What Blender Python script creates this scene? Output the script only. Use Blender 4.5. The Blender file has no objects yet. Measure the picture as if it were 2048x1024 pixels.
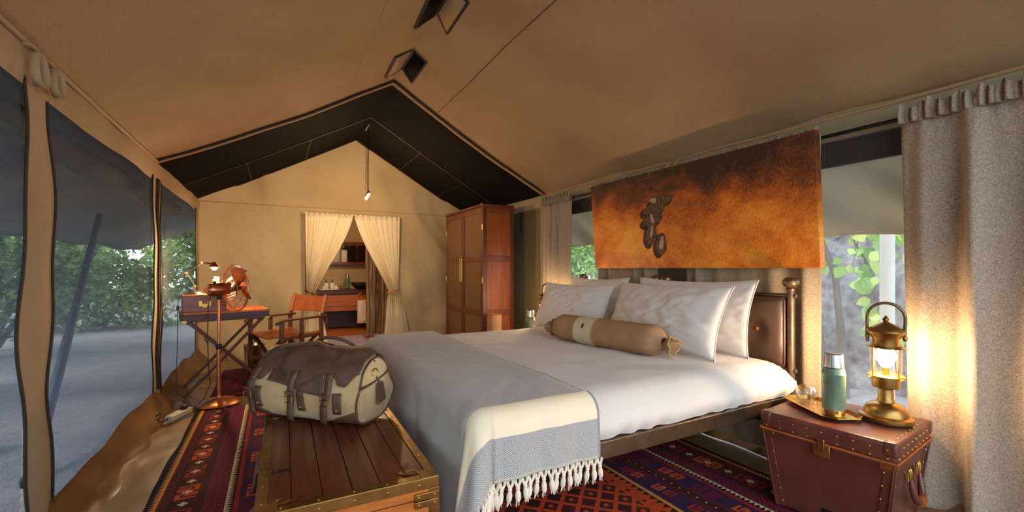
import bpy, bmesh, math, random
from mathutils import Vector, Matrix, noise

scene = bpy.context.scene
R = math.radians
PI = math.pi

# ------------------------------------------------------------------ camera, sky, exposure
CAM_H = 1.2
YAW = 28.6
cam_data = bpy.data.cameras.new('camera')
cam_data.sensor_width = 36.0
cam_data.lens = 870.0 / 2048.0 * 36.0
cam_data.shift_y = 25.0 / 2048.0
cam_data.clip_start = 0.02
cam_data.clip_end = 300
cam = bpy.data.objects.new('camera', cam_data)
scene.collection.objects.link(cam)
cam.location = (0, 0, CAM_H)
cam.rotation_euler = (R(90), 0, R(-YAW))
scene.camera = cam

world = bpy.data.worlds.new('sky')
scene.world = world
world.use_nodes = True
bg = world.node_tree.nodes['Background']
bg.inputs[0].default_value = (0.74, 0.87, 1.0, 1)
bg.inputs[1].default_value = 3.0

sun_data = bpy.data.lights.new('sun', 'SUN')
sun_data.energy = 1.9; sun_data.color = (1.0, 0.95, 0.87); sun_data.angle = R(12)
sun = bpy.data.objects.new('sun', sun_data)
scene.collection.objects.link(sun)
sun.location = (-8, 0, 12)
sun.rotation_euler = Vector((0.57, -0.05, -0.82)).to_track_quat('-Z', 'Y').to_euler()

scene.view_settings.view_transform = 'Standard'
scene.view_settings.look = 'None'
scene.view_settings.exposure = 0.5
scene.view_settings.gamma = 1.0
scene.view_settings.use_curve_mapping = False

# ------------------------------------------------------------------ helpers: mesh building
COL = scene.collection

def lin(c):
    return c / 12.92 if c <= 0.04045 else ((c + 0.055) / 1.055) ** 2.4

def S(r, g, b):
    return (lin(r / 255), lin(g / 255), lin(b / 255), 1.0)

def nz(x, y, z=0.0):
    return noise.noise(Vector((x, y, z)))

class MB:
    """collects verts and faces; build() links them as ONE mesh object"""
    def __init__(s):
        s.v = []; s.f = []; s.uv = None

    def add(s, vs, fs, m=None):
        o = len(s.v)
        if m is not None:
            vs = [m @ Vector(v) for v in vs]
        s.v += [tuple(v) for v in vs]
        s.f += [[i + o for i in f] for f in fs]
        return s

    def box(s, c, d, rot=None):
        x, y, z = d[0] / 2, d[1] / 2, d[2] / 2
        vs = [(-x, -y, -z), (x, -y, -z), (x, y, -z), (-x, y, -z), (-x, -y, z), (x, -y, z), (x, y, z), (-x, y, z)]
        fs = [(0, 3, 2, 1), (4, 5, 6, 7), (0, 1, 5, 4), (1, 2, 6, 5), (2, 3, 7, 6), (3, 0, 4, 7)]
        m = Matrix.Translation(c)
        if rot is not None:
            from mathutils import Euler
            m = m @ Euler(rot).to_matrix().to_4x4()
        return s.add(vs, fs, m)

    def bx(s, x0, x1, y0, y1, z0, z1):
        return s.box(((x0 + x1) / 2, (y0 + y1) / 2, (z0 + z1) / 2), (x1 - x0, y1 - y0, z1 - z0))

    def bar(s, p0, p1, w, h, up=(0, 0, 1)):
        p0 = Vector(p0); p1 = Vector(p1)
        d = (p1 - p0).normalized()
        a = d.cross(Vector(up))
        if a.length < 1e-4:
            a = d.cross(Vector((1, 0, 0)))
        a.normalize(); b = a.cross(d).normalized()
        vs = []
        for p in (p0, p1):
            for i, j in ((-1, -1), (1, -1), (1, 1), (-1, 1)):
                vs.append(p + a * (w / 2 * i) + b * (h / 2 * j))
        return s.add(vs, [(0, 1, 2, 3), (7, 6, 5, 4), (0, 4, 5, 1), (1, 5, 6, 2), (2, 6, 7, 3), (3, 7, 4, 0)])

    def tube(s, pts, r, n=8, closed=False, flat=None):
        pts = [Vector(p) for p in pts]
        k = len(pts)
        rr = r if isinstance(r, (list, tuple)) else [r] * k
        def tan(i):
            if closed:
                return (pts[(i + 1) % k] - pts[i - 1]).normalized()
            a = pts[max(0, i - 1)]; b = pts[min(k - 1, i + 1)]
            t = b - a
            return t.normalized() if t.length > 1e-9 else Vector((0, 0, 1))
        t0 = tan(0)
        ref = Vector((0, 0, 1)) if abs(t0.z) < 0.9 else Vector((1, 0, 0))
        a = t0.cross(ref).normalized()
        vs = []; fs = []
        for i in range(k):
            t = tan(i)
            a = (a - t * a.dot(t))
            if a.length < 1e-6:
                a = t.cross(Vector((0.3, 0.5, 0.8)))
            a.normalize(); b = t.cross(a)
            for j in range(n):
                q = 2 * PI * j / n
                ca, sb = math.cos(q), math.sin(q)
                if flat:
                    sb *= flat
                vs.append(pts[i] + (a * ca + b * sb) * rr[i])
        for i in range(k if closed else k - 1):
            i2 = (i + 1) % k
            for j in range(n):
                j2 = (j + 1) % n
                fs.append((i * n + j, i * n + j2, i2 * n + j2, i2 * n + j))
        if not closed:
            fs.append(tuple(reversed(range(n))))
            fs.append(tuple((k - 1) * n + j for j in range(n)))
        return s.add(vs, fs)

    def cyl(s, p0, p1, r, r1=None, n=12):
        return s.tube([p0, p1], [r, r if r1 is None else r1], n)

    def lathe(s, prof, n=24, m=None, cap=True):
        vs = []; fs = []
        k = len(prof)
        for r, z in prof:
            for j in range(n):
                q = 2 * PI * j / n
                vs.append((r * math.cos(q), r * math.sin(q), z))
        for i in range(k - 1):
            for j in range(n):
                j2 = (j + 1) % n
                fs.append((i * n + j, i * n + j2, (i + 1) * n + j2, (i + 1) * n + j))
        if cap:
            if prof[0][0] > 1e-5: fs.append(tuple(reversed(range(n))))
            if prof[-1][0] > 1e-5: fs.append(tuple((k - 1) * n + j for j in range(n)))
        return s.add(vs, fs, m)

    def grid(s, fn, nu, nv, cu=False, m=None):
        vs = []; fs = []
        for i in range(nu if cu else nu + 1):
            for j in range(nv + 1):
                vs.append(fn(i / nu, j / nv))
        w = nv + 1
        for i in range(nu):
            i2 = (i + 1) % nu if cu else i + 1
            for j in range(nv):
                fs.append((i * w + j, i2 * w + j, i2 * w + j + 1, i * w + j + 1))
        return s.add(vs, fs, m)

    def prism(s, poly, z0, z1, m=None):
        n = len(poly)
        vs = [(x, y, z0) for x, y in poly] + [(x, y, z1) for x, y in poly]
        fs = [tuple(reversed(range(n))), tuple(range(n, 2 * n))]
        fs += [(i, (i + 1) % n, n + (i + 1) % n, n + i) for i in range(n)]
        return s.add(vs, fs, m)

    def ball(s, c, r, n=12, k=8):
        r = r if isinstance(r, (list, tuple)) else (r, r, r)
        def fn(u, v):
            t = PI * (v * 0.998 + 0.001)
            q = 2 * PI * u
            return (c[0] + r[0] * math.sin(t) * math.cos(q), c[1] + r[1] * math.sin(t) * math.sin(q), c[2] - r[2] * math.cos(t))
        return s.grid(fn, n, k, cu=True)

    def build(s, name, mat, parent=None, bevel=0.0, smooth=40, thick=0.0, sub=0, seg=2, recalc=True, kind=None, label=None):
        me = bpy.data.meshes.new(name)
        me.from_pydata(s.v, [], s.f)
        if recalc:
            bm = bmesh.new(); bm.from_mesh(me)
            bmesh.ops.recalc_face_normals(bm, faces=bm.faces)
            bm.to_mesh(me); bm.free()
        if s.uv:
            l = me.uv_layers.new(name='UVMap')
            for lp in me.loops:
                l.data[lp.index].uv = s.uv[lp.vertex_index]
        if smooth:
            me.shade_smooth()
            if smooth < 180:
                me.set_sharp_from_angle(angle=R(smooth))
        me.materials.append(mat)
        o = bpy.data.objects.new(name, me)
        COL.objects.link(o)
        if parent is not None:
            o.parent = parent
        if thick:
            md = o.modifiers.new('thickness', 'SOLIDIFY'); md.thickness = thick; md.offset = 0
        if bevel:
            md = o.modifiers.new('bevel', 'BEVEL'); md.width = bevel; md.segments = seg
            md.limit_method = 'ANGLE'; md.angle_limit = R(35); md.harden_normals = False
        if sub:
            md = o.modifiers.new('subdiv', 'SUBSURF'); md.levels = sub; md.render_levels = sub
        if kind: o['kind'] = kind
        if label: o['label'] = label
        return o

def thing(name, label, cat, loc=(0, 0, 0), rz=0.0, group=None):
    o = bpy.data.objects.new(name, None)
    o.empty_display_size = 0.05
    COL.objects.link(o)
    o.location = loc; o.rotation_euler = (0, 0, rz)
    o['label'] = label; o['category'] = cat
    if group: o['group'] = group
    return o

def tag(o, label, cat, group=None):
    o['label'] = label; o['category'] = cat
    if group: o['group'] = group
    return o

def copy_tree(o, parent=None):
    c = o.copy(); COL.objects.link(c)
    c.parent = parent
    for ch in list(o.children):
        copy_tree(ch, c)
    return c

def struct(o):
    o['kind'] = 'structure'
    return o

def point_light(name, loc, energy, color, radius=0.03, parent=None):
    d = bpy.data.lights.new(name, 'POINT')
    d.energy = energy; d.color = color; d.shadow_soft_size = radius
    o = bpy.data.objects.new(name, d); COL.objects.link(o)
    o.location = loc
    if parent is not None: o.parent = parent
    return o

WARM = (1.0, 0.68, 0.38)

# ------------------------------------------------------------------ helpers: materials
class N:
    def __init__(s, name):
        s.mat = bpy.data.materials.new(name)
        s.mat.use_nodes = True
        s.t = s.mat.node_tree
        s.p = s.t.nodes['Principled BSDF']
        s.out = s.t.nodes['Material Output']

    def put(s, sock, val):
        if isinstance(val, bpy.types.NodeSocket):
            s.t.links.new(val, sock)
        elif val is not None:
            sock.default_value = val

    def node(s, typ, **kw):
        n = s.t.nodes.new(typ)
        for k, v in kw.items():
            setattr(n, k, v)
        return n

    def tc(s, which='Object', scale=(1, 1, 1), rot=(0, 0, 0), loc=(0, 0, 0)):
        n = s.node('ShaderNodeTexCoord')
        m = s.node('ShaderNodeMapping')
        s.t.links.new(n.outputs[which], m.inputs[0])
        m.inputs['Location'].default_value = loc
        m.inputs['Rotation'].default_value = rot
        m.inputs['Scale'].default_value = scale
        return m.outputs[0]

    def noise(s, vec, scale=5, detail=3, rough=0.5, dist=0.0):
        n = s.node('ShaderNodeTexNoise')
        s.put(n.inputs['Vector'], vec)
        n.inputs['Scale'].default_value = scale; n.inputs['Detail'].default_value = detail
        n.inputs['Roughness'].default_value = rough; n.inputs['Distortion'].default_value = dist
        return n.outputs[0]

    def voro(s, vec, scale=5, feature='F1', out=0):
        n = s.node('ShaderNodeTexVoronoi', feature=feature)
        s.put(n.inputs['Vector'], vec); n.inputs['Scale'].default_value = scale
        return n.outputs[out]

    def wave(s, vec, scale=5, dist=0.0, dscale=1.0, direction='X', detail=2):
        n = s.node('ShaderNodeTexWave')
        n.bands_direction = direction
        s.put(n.inputs['Vector'], vec); n.inputs['Scale'].default_value = scale
        n.inputs['Distortion'].default_value = dist; n.inputs['Detail Scale'].default_value = dscale
        n.inputs['Detail'].default_value = detail
        return n.outputs[1]

    def m(s, op, a, b=None, c=None):
        n = s.node('ShaderNodeMath', operation=op)
        s.put(n.inputs[0], a)
        if b is not None: s.put(n.inputs[1], b)
        if c is not None: s.put(n.inputs[2], c)
        return n.outputs[0]

    def sep(s, vec):
        n = s.node('ShaderNodeSeparateXYZ'); s.put(n.inputs[0], vec)
        return n.outputs

    def mix(s, fac, a, b, blend='MIX'):
        n = s.node('ShaderNodeMix', data_type='RGBA', blend_type=blend)
        s.put(n.inputs[0], fac); s.put(n.inputs[6], a); s.put(n.inputs[7], b)
        return n.outputs[2]

    def ramp(s, fac, stops):
        n = s.node('ShaderNodeValToRGB')
        s.put(n.inputs[0], fac)
        e = n.color_ramp.elements
        while len(e) < len(stops): e.new(0.5)
        for el, (p, c) in zip(e, stops):
            el.position = p; el.color = c
        return n.outputs[0]

    def rng(s, v, a, b, c=0.0, d=1.0):
        n = s.node('ShaderNodeMapRange')
        s.put(n.inputs[0], v)
        for i, q in enumerate((a, b, c, d)): n.inputs[i + 1].default_value = q
        return n.outputs[0]

    def bump(s, h, strength=0.3, dist=0.01):
        n = s.node('ShaderNodeBump')
        n.inputs['Strength'].default_value = strength; n.inputs['Distance'].default_value = dist
        s.put(n.inputs['Height'], h)
        s.t.links.new(n.outputs[0], s.p.inputs['Normal'])
        return n.outputs[0]

    def bsdf(s, color=None, rough=None, metal=None, spec=None, **kw):
        s.put(s.p.inputs['Base Color'], color)
        if rough is not None: s.put(s.p.inputs['Roughness'], rough)
        if metal is not None: s.put(s.p.inputs['Metallic'], metal)
        if spec is not None: s.put(s.p.inputs['Specular IOR Level'], spec)
        for k, v in kw.items(): s.put(s.p.inputs[k], v)
        return s

    def translucent(s, fac, color):
        """mix in a share of translucent cloth"""
        t = s.node('ShaderNodeBsdfTranslucent'); s.put(t.inputs[0], color)
        x = s.node('ShaderNodeMixShader'); x.inputs[0].default_value = fac
        s.t.links.new(s.p.outputs[0], x.inputs[1]); s.t.links.new(t.outputs[0], x.inputs[2])
        s.t.links.new(x.outputs[0], s.out.inputs[0])
        return s

def mat_plain(name, c1, c2=None, scale=6, rough=0.6, metal=0.0, bump=0.0, bscale=80, stretch=(1, 1, 1), spec=0.5, detail=4, **kw):
    n = N(name)
    v = n.tc('Object', stretch)
    f = n.noise(v, scale, detail)
    c = c1 if c2 is None else n.mix(n.rng(f, 0.3, 0.7), c1, c2)
    n.bsdf(c, rough, metal, spec, **kw)
    if bump:
        n.bump(n.noise(v, bscale, 3), bump, 0.005)
    return n.mat

def mat_wood(name, dark, light, axis=1, scale=1.0, rough=0.35, coat=0.0, ring=14.0):
    n = N(name)
    st = [ring * scale] * 3; st[axis] = 0.9 * scale
    v = n.tc('Object', tuple(st))
    f = n.noise(v, 2.2, 6, 0.65, 0.6)
    g = n.noise(n.tc('Object', tuple(x * 7 for x in st)), 3, 3)
    h = n.m('ADD', n.m('MULTIPLY', f, 0.75), n.m('MULTIPLY', g, 0.25))
    n.bsdf(n.ramp(h, [(0.3, dark), (0.7, light)]), n.rng(h, 0.3, 0.7, rough + 0.12, rough), 0.0, 0.45)
    n.p.inputs['Coat Weight'].default_value = coat
    n.p.inputs['Coat Roughness'].default_value = 0.2
    n.bump(h, 0.12, 0.004)
    return n.mat

def mat_cloth(name, c1, c2, weave=400, rough=0.9, bump=0.25, blot=4, blotc=None, sheen=0.2, trans=0.0):
    """woven cloth: fine crossed threads over slow blotches"""
    n = N(name)
    v = n.tc('Object')
    th = n.noise(n.tc('Object', (1, 1, 0.25)), weave, 2, 0.6)
    th2 = n.noise(n.tc('Object', (0.25, 0.25, 1)), weave, 2, 0.6)
    w = n.m('MULTIPLY', n.m('ADD', th, th2), 0.5)
    c = n.mix(n.rng(w, 0.38, 0.62), c1, c2)
    if blotc is not None:
        c = n.mix(n.rng(n.noise(v, blot, 4), 0.4, 0.75), c, blotc)
    n.bsdf(c, rough, 0, 0.2)
    n.p.inputs['Sheen Weight'].default_value = sheen
    n.bump(w, bump, 0.003)
    if trans:
        n.translucent(trans, c)
    return n.mat

MT = {}
MT['canvas'] = mat_cloth('tent_canvas', S(168, 143, 109), S(181, 156, 121), 260, 0.85, 0.12, 1.5, S(158, 133, 100), 0.0)
MT['canvas_back'] = mat_cloth('tent_canvas_back_wall', S(182, 160, 120), S(194, 172, 132), 260, 0.85, 0.12, 1.5, S(172, 148, 108), 0.0)
MT['seam'] = mat_plain('brown_seam', S(96, 72, 48), S(84, 62, 42), 12, 0.85)
MT['canvas_olive'] = mat_cloth('olive_canvas', S(104, 96, 74), S(118, 108, 84), 260, 0.85, 0.12, 1.5, S(96, 88, 68), 0.0)
MT['groundsheet'] = mat_plain('groundsheet_vinyl', S(144, 114, 74), S(126, 98, 62), 3, 0.36, 0, 0.25, 14)
MT['skirt'] = mat_plain('skirt_vinyl', S(124, 88, 50), S(102, 70, 38), 4, 0.42, 0, 0.25, 12)
MT['dark_net'] = mat_plain('dark_ceiling_net', S(17, 13, 10), S(22, 17, 13), 3, 0.9, 0, 0.2, 300, (1, 1, 1), 0.1)
MT['piping'] = mat_plain('dark_piping', S(38, 28, 20), S(52, 40, 30), 20, 0.8)
MT['tan_tape'] = mat_cloth('tan_tape', S(166, 132, 90), S(180, 148, 104), 300, 0.8)
MT['iron'] = mat_plain('dark_iron', S(38, 36, 34), S(56, 52, 48), 20, 0.45, 0.7)
MT['bronze'] = mat_plain('bronze', S(132, 108, 82), S(104, 82, 60), 14, 0.36, 0.85, 0.05, 60)
MT['brass'] = mat_plain('brass', S(212, 168, 82), S(186, 138, 58), 16, 0.28, 1.0, 0.04, 40)
MT['old_brass'] = mat_plain('aged_brass', S(178, 138, 76), S(138, 104, 54), 18, 0.34, 0.95, 0.06, 50)
MT['copper'] = mat_plain('copper', S(222, 150, 108), S(192, 122, 84), 10, 0.34, 1.0)
MT['chrome'] = mat_plain('polished_steel', S(206, 204, 200), S(190, 186, 180), 8, 0.18, 1.0)
MT['black'] = mat_plain('black_plastic', S(24, 23, 22), S(32, 30, 29), 20, 0.45)
MT['white_plastic'] = mat_plain('white_plastic', S(222, 220, 214), S(212, 208, 200), 10, 0.4)
MT['mahogany'] = mat_wood('mahogany', S(62, 26, 11), S(112, 53, 22), 2, 1.0, 0.28, 0.25)
MT['mahogany_x'] = mat_wood('mahogany_across', S(78, 32, 15), S(140, 68, 32), 0, 1.0, 0.28, 0.25)
MT['mahogany_y'] = mat_wood('mahogany_along', S(70, 30, 15), S(124, 60, 30), 1, 1.0, 0.3, 0.25)
MT['orange_wood'] = mat_wood('amber_hardwood', S(128, 62, 16), S(204, 118, 42), 0, 1.0, 0.35, 0.1)
MT['panel_wood'] = mat_wood('figured_panel', S(112, 52, 14), S(164, 86, 30), 2, 0.7, 0.3, 0.2)
MT['dark_wood'] = mat_wood('dark_stained_wood', S(44, 18, 12), S(92, 40, 24), 0, 1.0, 0.35)
MT['cloth_white'] = mat_cloth('white_cotton', S(208, 198, 188), S(214, 205, 195), 500, 0.9, 0.06)
MT['curtain_cream'] = mat_cloth('cream_curtain', S(226, 212, 176), S(236, 224, 192), 400, 0.85, 0.1, 3, None, 0.1, 0.25)
MT['linen'] = mat_cloth('grey_linen', S(128, 112, 96), S(178, 160, 138), 330, 0.95, 0.3)
MT['linen_tan'] = mat_cloth('tan_linen', S(136, 118, 94), S(176, 156, 126), 330, 0.95, 0.3)
MT['leather_tan'] = mat_plain('tan_leather', S(176, 92, 40), S(148, 72, 28), 9, 0.42, 0, 0.2, 120)
MT['leather_brown'] = mat_plain('chestnut_leather', S(106, 58, 44), S(84, 42, 32), 7, 0.33, 0, 0.25, 140)
MT['leather_dark'] = mat_plain('worn_dark_leather', S(104, 72, 50), S(72, 50, 36), 12, 0.6, 0, 0.4, 90)
MT['leather_head'] = mat_plain('padded_bronze_leather', S(94, 68, 48), S(76, 54, 38), 6, 0.32, 0, 0.2, 160)
MT['suede'] = mat_plain('tan_suede', S(166, 130, 92), S(146, 110, 76), 9, 0.95, 0, 0.3, 200)
MT['bag_canvas'] = mat_cloth('bag_canvas', S(190, 160, 112), S(204, 174, 126), 300, 0.9, 0.25, 6, S(170, 138, 94))
def net_mat(name, opacity, color, back, sx=260.0):
    n = N(name)
    v = n.tc('Object')
    sy = n.sep(v)
    th = n.wave(n.tc('Object', (0, 0, 1)), sx, 1.0, 2.0, 'Z', 1)
    fac = n.rng(th, 0.2, 0.8, opacity - 0.14, opacity + 0.14)
    fac = n.m('ADD', fac, n.m('MULTIPLY', n.m('SUBTRACT', n.noise(v, 3, 3), 0.5), 0.12))
    d = n.node('ShaderNodeBsdfDiffuse'); d.inputs[0].default_value = color
    t = n.node('ShaderNodeBsdfTranslucent'); t.inputs[0].default_value = back
    mx = n.node('ShaderNodeMixShader'); mx.inputs[0].default_value = 0.5
    n.t.links.new(d.outputs[0], mx.inputs[1]); n.t.links.new(t.outputs[0], mx.inputs[2])
    tr = n.node('ShaderNodeBsdfTransparent')
    m2 = n.node('ShaderNodeMixShader'); n.put(m2.inputs[0], fac)
    n.t.links.new(tr.outputs[0], m2.inputs[1]); n.t.links.new(mx.outputs[0], m2.inputs[2])
    n.t.links.new(m2.outputs[0], n.out.inputs[0])
    return n.mat
MT['net'] = net_mat('grey_insect_net', 0.58, S(88, 87, 88), S(140, 154, 182), 55.0)
MT['net_clear'] = net_mat('clear_insect_net', 0.16, S(150, 150, 148), S(190, 192, 196))

def glass_mat(name, tint, gloss=0.12):
    n = N(name)
    tr = n.node('ShaderNodeBsdfTransparent'); tr.inputs[0].default_value = tint
    g = n.node('ShaderNodeBsdfGlossy'); g.inputs['Roughness'].default_value = 0.05
    fr = n.node('ShaderNodeLayerWeight'); fr.inputs[0].default_value = 0.35
    f = n.m('ADD', n.m('MULTIPLY', fr.outputs[1], 0.6), gloss * 0.4)
    x = n.node('ShaderNodeMixShader'); n.put(x.inputs[0], f)
    n.t.links.new(tr.outputs[0], x.inputs[1]); n.t.links.new(g.outputs[0], x.inputs[2])
    n.t.links.new(x.outputs[0], n.out.inputs[0])
    return n.mat
MT['glass'] = glass_mat('clear_glass', (0.95, 0.96, 0.97, 1))

def emit_mat(name, color, strength):
    n = N(name)
    n.bsdf(color, 0.5)
    n.p.inputs['Emission Color'].default_value = color
    n.p.inputs['Emission Strength'].default_value = strength
    return n.mat
MT['bulb'] = emit_mat('glowing_bulb', (1.0, 0.72, 0.40, 1), 26.0)
# ------------------------------------------------------------------ the tent: shell
XL, XR, XC = -0.86, 2.86, 1.0
ZE, ZR = 2.09, 3.0
YF = -0.8            # open front of the tent, behind the camera
YB = 6.78            # back wall
K = (ZR - ZE) / (XC - XL)

def y_mid(x):        # where the pale front roof meets the dark rear roof
    return 4.22 + (0.33 * (XC - x) / (XC - XL) if x < XC else 0.18 * (x - XC) / (XR - XC))

def roof_z(x, y):
    t = abs(x - XC) / (XC - XL)
    sag = -0.035 * math.sin(PI * min(t, 1)) * (0.7 + 0.3 * math.sin(y * 1.7))
    return ZR - K * abs(x - XC) + sag + 0.02 * nz(x * 1.3, y * 1.1, 3.0) + 0.006 * nz(x * 5, y * 4, 7.0)

# floor
m = MB()
def fl(u, v):
    x = XL - 0.02 + (XR - XL + 0.04) * u; y = YF + (YB - YF) * v
    e = max(0.0, 1 - (x - XL) / 0.36)
    z = 0.0
    if e > 0:
        z = max(0.0, e * 0.03 * (nz(x * 7, y * 5) + 0.5 * nz(x * 16, y * 13, 2)) + 0.012 * e)
    return (x, y, z)
m.grid(fl, 90, 160)
floor = struct(m.build('floor', MT['groundsheet']))

# roof
ceil_root = struct(bpy.data.objects.new('ceiling', None)); COL.objects.link(ceil_root)
for side in (-1, 1):
    m = MB()
    def rf(u, v):
        x = XC + side * (XC - XL + 0.01) * u
        y = YF + (y_mid(x) - YF) * v
        z = roof_z(x, y)
        if u > 0.93 and side > 0:
            z += -0.03 * (u - 0.93) / 0.07 * math.sin(y * 3.1 + 0.6) * 0.6
        return (x, y, z)
    m.grid(rf, 44, 90)
    m.build('roof_panel', MT['canvas'], ceil_root, smooth=180)
    m = MB()
    def rb(u, v):
        x = XC + side * (XC - XL + 0.01) * u
        y0 = y_mid(x) + 0.02; y1 = 6.42 + 0.5 * u
        y = y0 + (y1 - y0) * v
        return (x, y, ZR - K * abs(x - XC) - 0.01 * math.sin(PI * u) + 0.004 * nz(x * 4, y * 4))
    m.grid(rb, 20, 26)
    m.build('dark_net_panel', MT['dark_net'], ceil_root, smooth=180)
    # seams across the dark net: dark webbing
    for v in (0.02, 0.5, 0.97):
        m = MB()
        m.tube([(p[0], p[1], p[2] - 0.008) for p in (rb(i / 12, v) for i in range(13))], 0.014, 6, flat=0.35)
        m.build('webbing', MT['piping'], ceil_root)
    for u in (0.34, 0.68):
        m = MB()
        m.tube([(p[0], p[1], p[2] - 0.006) for p in (rb(u, 0.5 + i / 16) for i in range(9))], 0.009, 6, flat=0.35)
        m.build('webbing', MT['piping'], ceil_root)
    # tan tape and pole along the bay line
    pts = []
    for i in range(25):
        x = XC + side * (XC - XL) * i / 24
        pts.append((x, y_mid(x) + 0.02, roof_z(x, y_mid(x)) - 0.012))
    m = MB(); m.tube(pts, 0.022, 8, flat=0.5)
    m.build('bay_tape', MT['tan_tape'], ceil_root)
    m = MB(); m.tube([(p[0], p[1] - 0.05, p[2] + 0.002) for p in pts], 0.011, 8)
    m.build('bay_pole', MT['piping'], ceil_root)
    # long seam down the pale roof
    xs = 1.44 if side > 0 else 0.585
    m = MB(); m.tube([(xs, YF + (4.2 - YF) * i / 50, roof_z(xs, YF + (4.2 - YF) * i / 50) - 0.001) for i in range(51)], 0.0035, 6)
    m.build('seam', MT['tan_tape'] if side < 0 else MT['seam'], ceil_root)
    # eave cord
    xe = XL if side < 0 else XR
    m = MB(); m.tube([(xe - side * 0.012, YF + (y_mid(xe) - YF) * i / 50, roof_z(xe, YF + (y_mid(xe) - YF) * i / 50) - 0.012) for i in range(51)], 0.010, 8)
    m.build('eave_cord', MT['tan_tape'], ceil_root)

def roof_patch(pts, mat, name, border=None):
    m = MB()
    vs = [(x, y, roof_z(x, y) - 0.012) for x, y in pts]
    m.add(vs, [(0, 1, 2, 3)])
    o = m.build(name, mat, ceil_root, thick=0.006)
    if border:
        b = MB(); b.tube(vs, 0.011, 6, closed=True, flat=0.5)
        b.build('binding', border, o)
for (ya, yb, flip) in ((3.52, 4.0, False), (2.62, 3.05, True)):
    roof_patch([(1.005, ya), (1.115, ya + 0.03), (1.118, yb), (1.005, yb - 0.12)], MT['canvas'] if flip else MT['dark_net'], 'ridge_flap', MT['piping'])
    roof_patch([(0.985, ya - 0.02), (0.862, ya + 0.04), (0.884, yb + 0.03), (0.985, yb - 0.1)], MT['dark_net'] if flip else MT['canvas'], 'ridge_flap', MT['piping'])

# outer fly sheet, above and out to both sides (its shade falls on the nets)
fly_root = bpy.data.objects.new('ceiling_fly', None); COL.objects.link(fly_root); struct(fly_root)
MT['fly'] = mat_cloth('fly_sheet', S(92, 88, 82), S(102, 98, 92), 200, 0.9, 0.1)
for side in (-1, 1):
    m = MB()
    xo = -2.2 if side < 0 else 3.02
    zo = 1.52 if side < 0 else 2.2
    def fy(u, v):
        x = XC + (xo - XC) * u
        y = -0.95 + (10.2 + 0.95) * v
        t = u
        return (x, y, 3.3 + (zo - 3.3) * t - 0.06 * math.sin(PI * t) + 0.02 * u * math.sin(v * 40))
    m.grid(fy, 16, 60)
    m.build('fly_panel', MT['fly'], fly_root, smooth=180, thick=0.004)

# ---- left wall: canvas frame, nets, skirt
def wob(z, k, a=0.032):
    return a * math.sin(z * 4.6 + k) + 0.4 * a * math.sin(z * 11 + 2 * k)
wl = struct(bpy.data.objects.new('wall_left', None)); COL.objects.link(wl)
m = MB()
def val(u, v):
    y = YF + (6.9 - YF) * v; z = 1.925 + (2.1 - 1.925) * u
    z0 = 1.93 - 0.02 * abs(math.sin(y * 1.6))
    z = z0 + (roof_z(XL, y) + 0.01 - z0) * u if y < 4.5 else 1.93 + 0.165 * u
    return (XL + 0.012 * nz(y * 3, z * 5) + 0.012 * math.sin(PI * u), y, z)
m.grid(val, 8, 140)
m.build('valance', MT['canvas'], wl, smooth=180)
def wall_strip(ya, yb, k, x=XL, parent=wl, mat='canvas', za=0.16, zb=1.95, name='post_sleeve', wa=1, wb=1, ny=8):
    m = MB()
    def fn(u, v):
        z = za + (zb - za) * v
        a = ya + wa * wob(z, k); b = yb + wb * wob(z, k + 1.3)
        y = a + (b - a) * u
        return (x + 0.008 * math.sin(PI * u) + 0.006 * nz(y * 8, z * 3, k), y, z)
    m.grid(fn, ny, 40)
    o = m.build(name, MT[mat], parent, smooth=180)
    for q, e in ((0, wa), (1, wb)):
        if not e: continue
        p = MB(); p.tube([(fn(q, i / 40)[0] + 0.004, fn(q, i / 40)[1], fn(q, i / 40)[2]) for i in range(41)], 0.009, 6, flat=0.6)
        p.build('zip_edge', MT['piping'], o)
    return o
wall_strip(2.39, 2.635, 0.4)
z1 = wall_strip(4.44, 4.72, 2.1)
for dy in (-0.02, 0.03):
    p = MB(); p.tube([(XL + 0.014, 4.57 + dy + wob(0.2 + 1.74 * i / 40, 2.6), 0.2 + 1.74 * i / 40) for i in range(41)], 0.008, 6)
    p.build('zip_coil', MT['piping'], z1)
wall_strip(6.58, 6.9, 3.3, wb=0)
wall_strip(YF, -0.5, 5.0, wa=0)
for i, (ya, yb) in enumerate(((-0.52, 2.42), (2.61, 4.48), (4.69, 6.62))):
    w = struct(bpy.data.objects.new('window_%d' % (i + 1), None)); COL.objects.link(w)
    m = MB()
    def fn(u, v):
        y = ya + (yb - ya) * u; z = 0.12 + (1.97 - 0.12) * v
        b = math.sin(PI * u) * math.sin(PI * v)
        return (XL - 0.012 - 0.03 * b - 0.01 * nz(y * 2.2, z * 2, i), y, z)
    m.grid(fn, 30, 30)
    m.build('insect_net', MT['net'], w, smooth=180)
    # rolled storm flap hanging outside under the eave
    m = MB()
    m.tube([(XL - 0.17, ya + (yb - ya) * q / 30, 1.90 - 0.05 * math.sin(PI * q / 30) - 0.012 * math.sin(q * 1.3)) for q in range(31)], [0.045 + 0.03 * math.sin(PI * q / 30) for q in range(31)], 10)
    m.build('rolled_flap', MT['canvas_olive'], w)
sk = MB()
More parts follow.
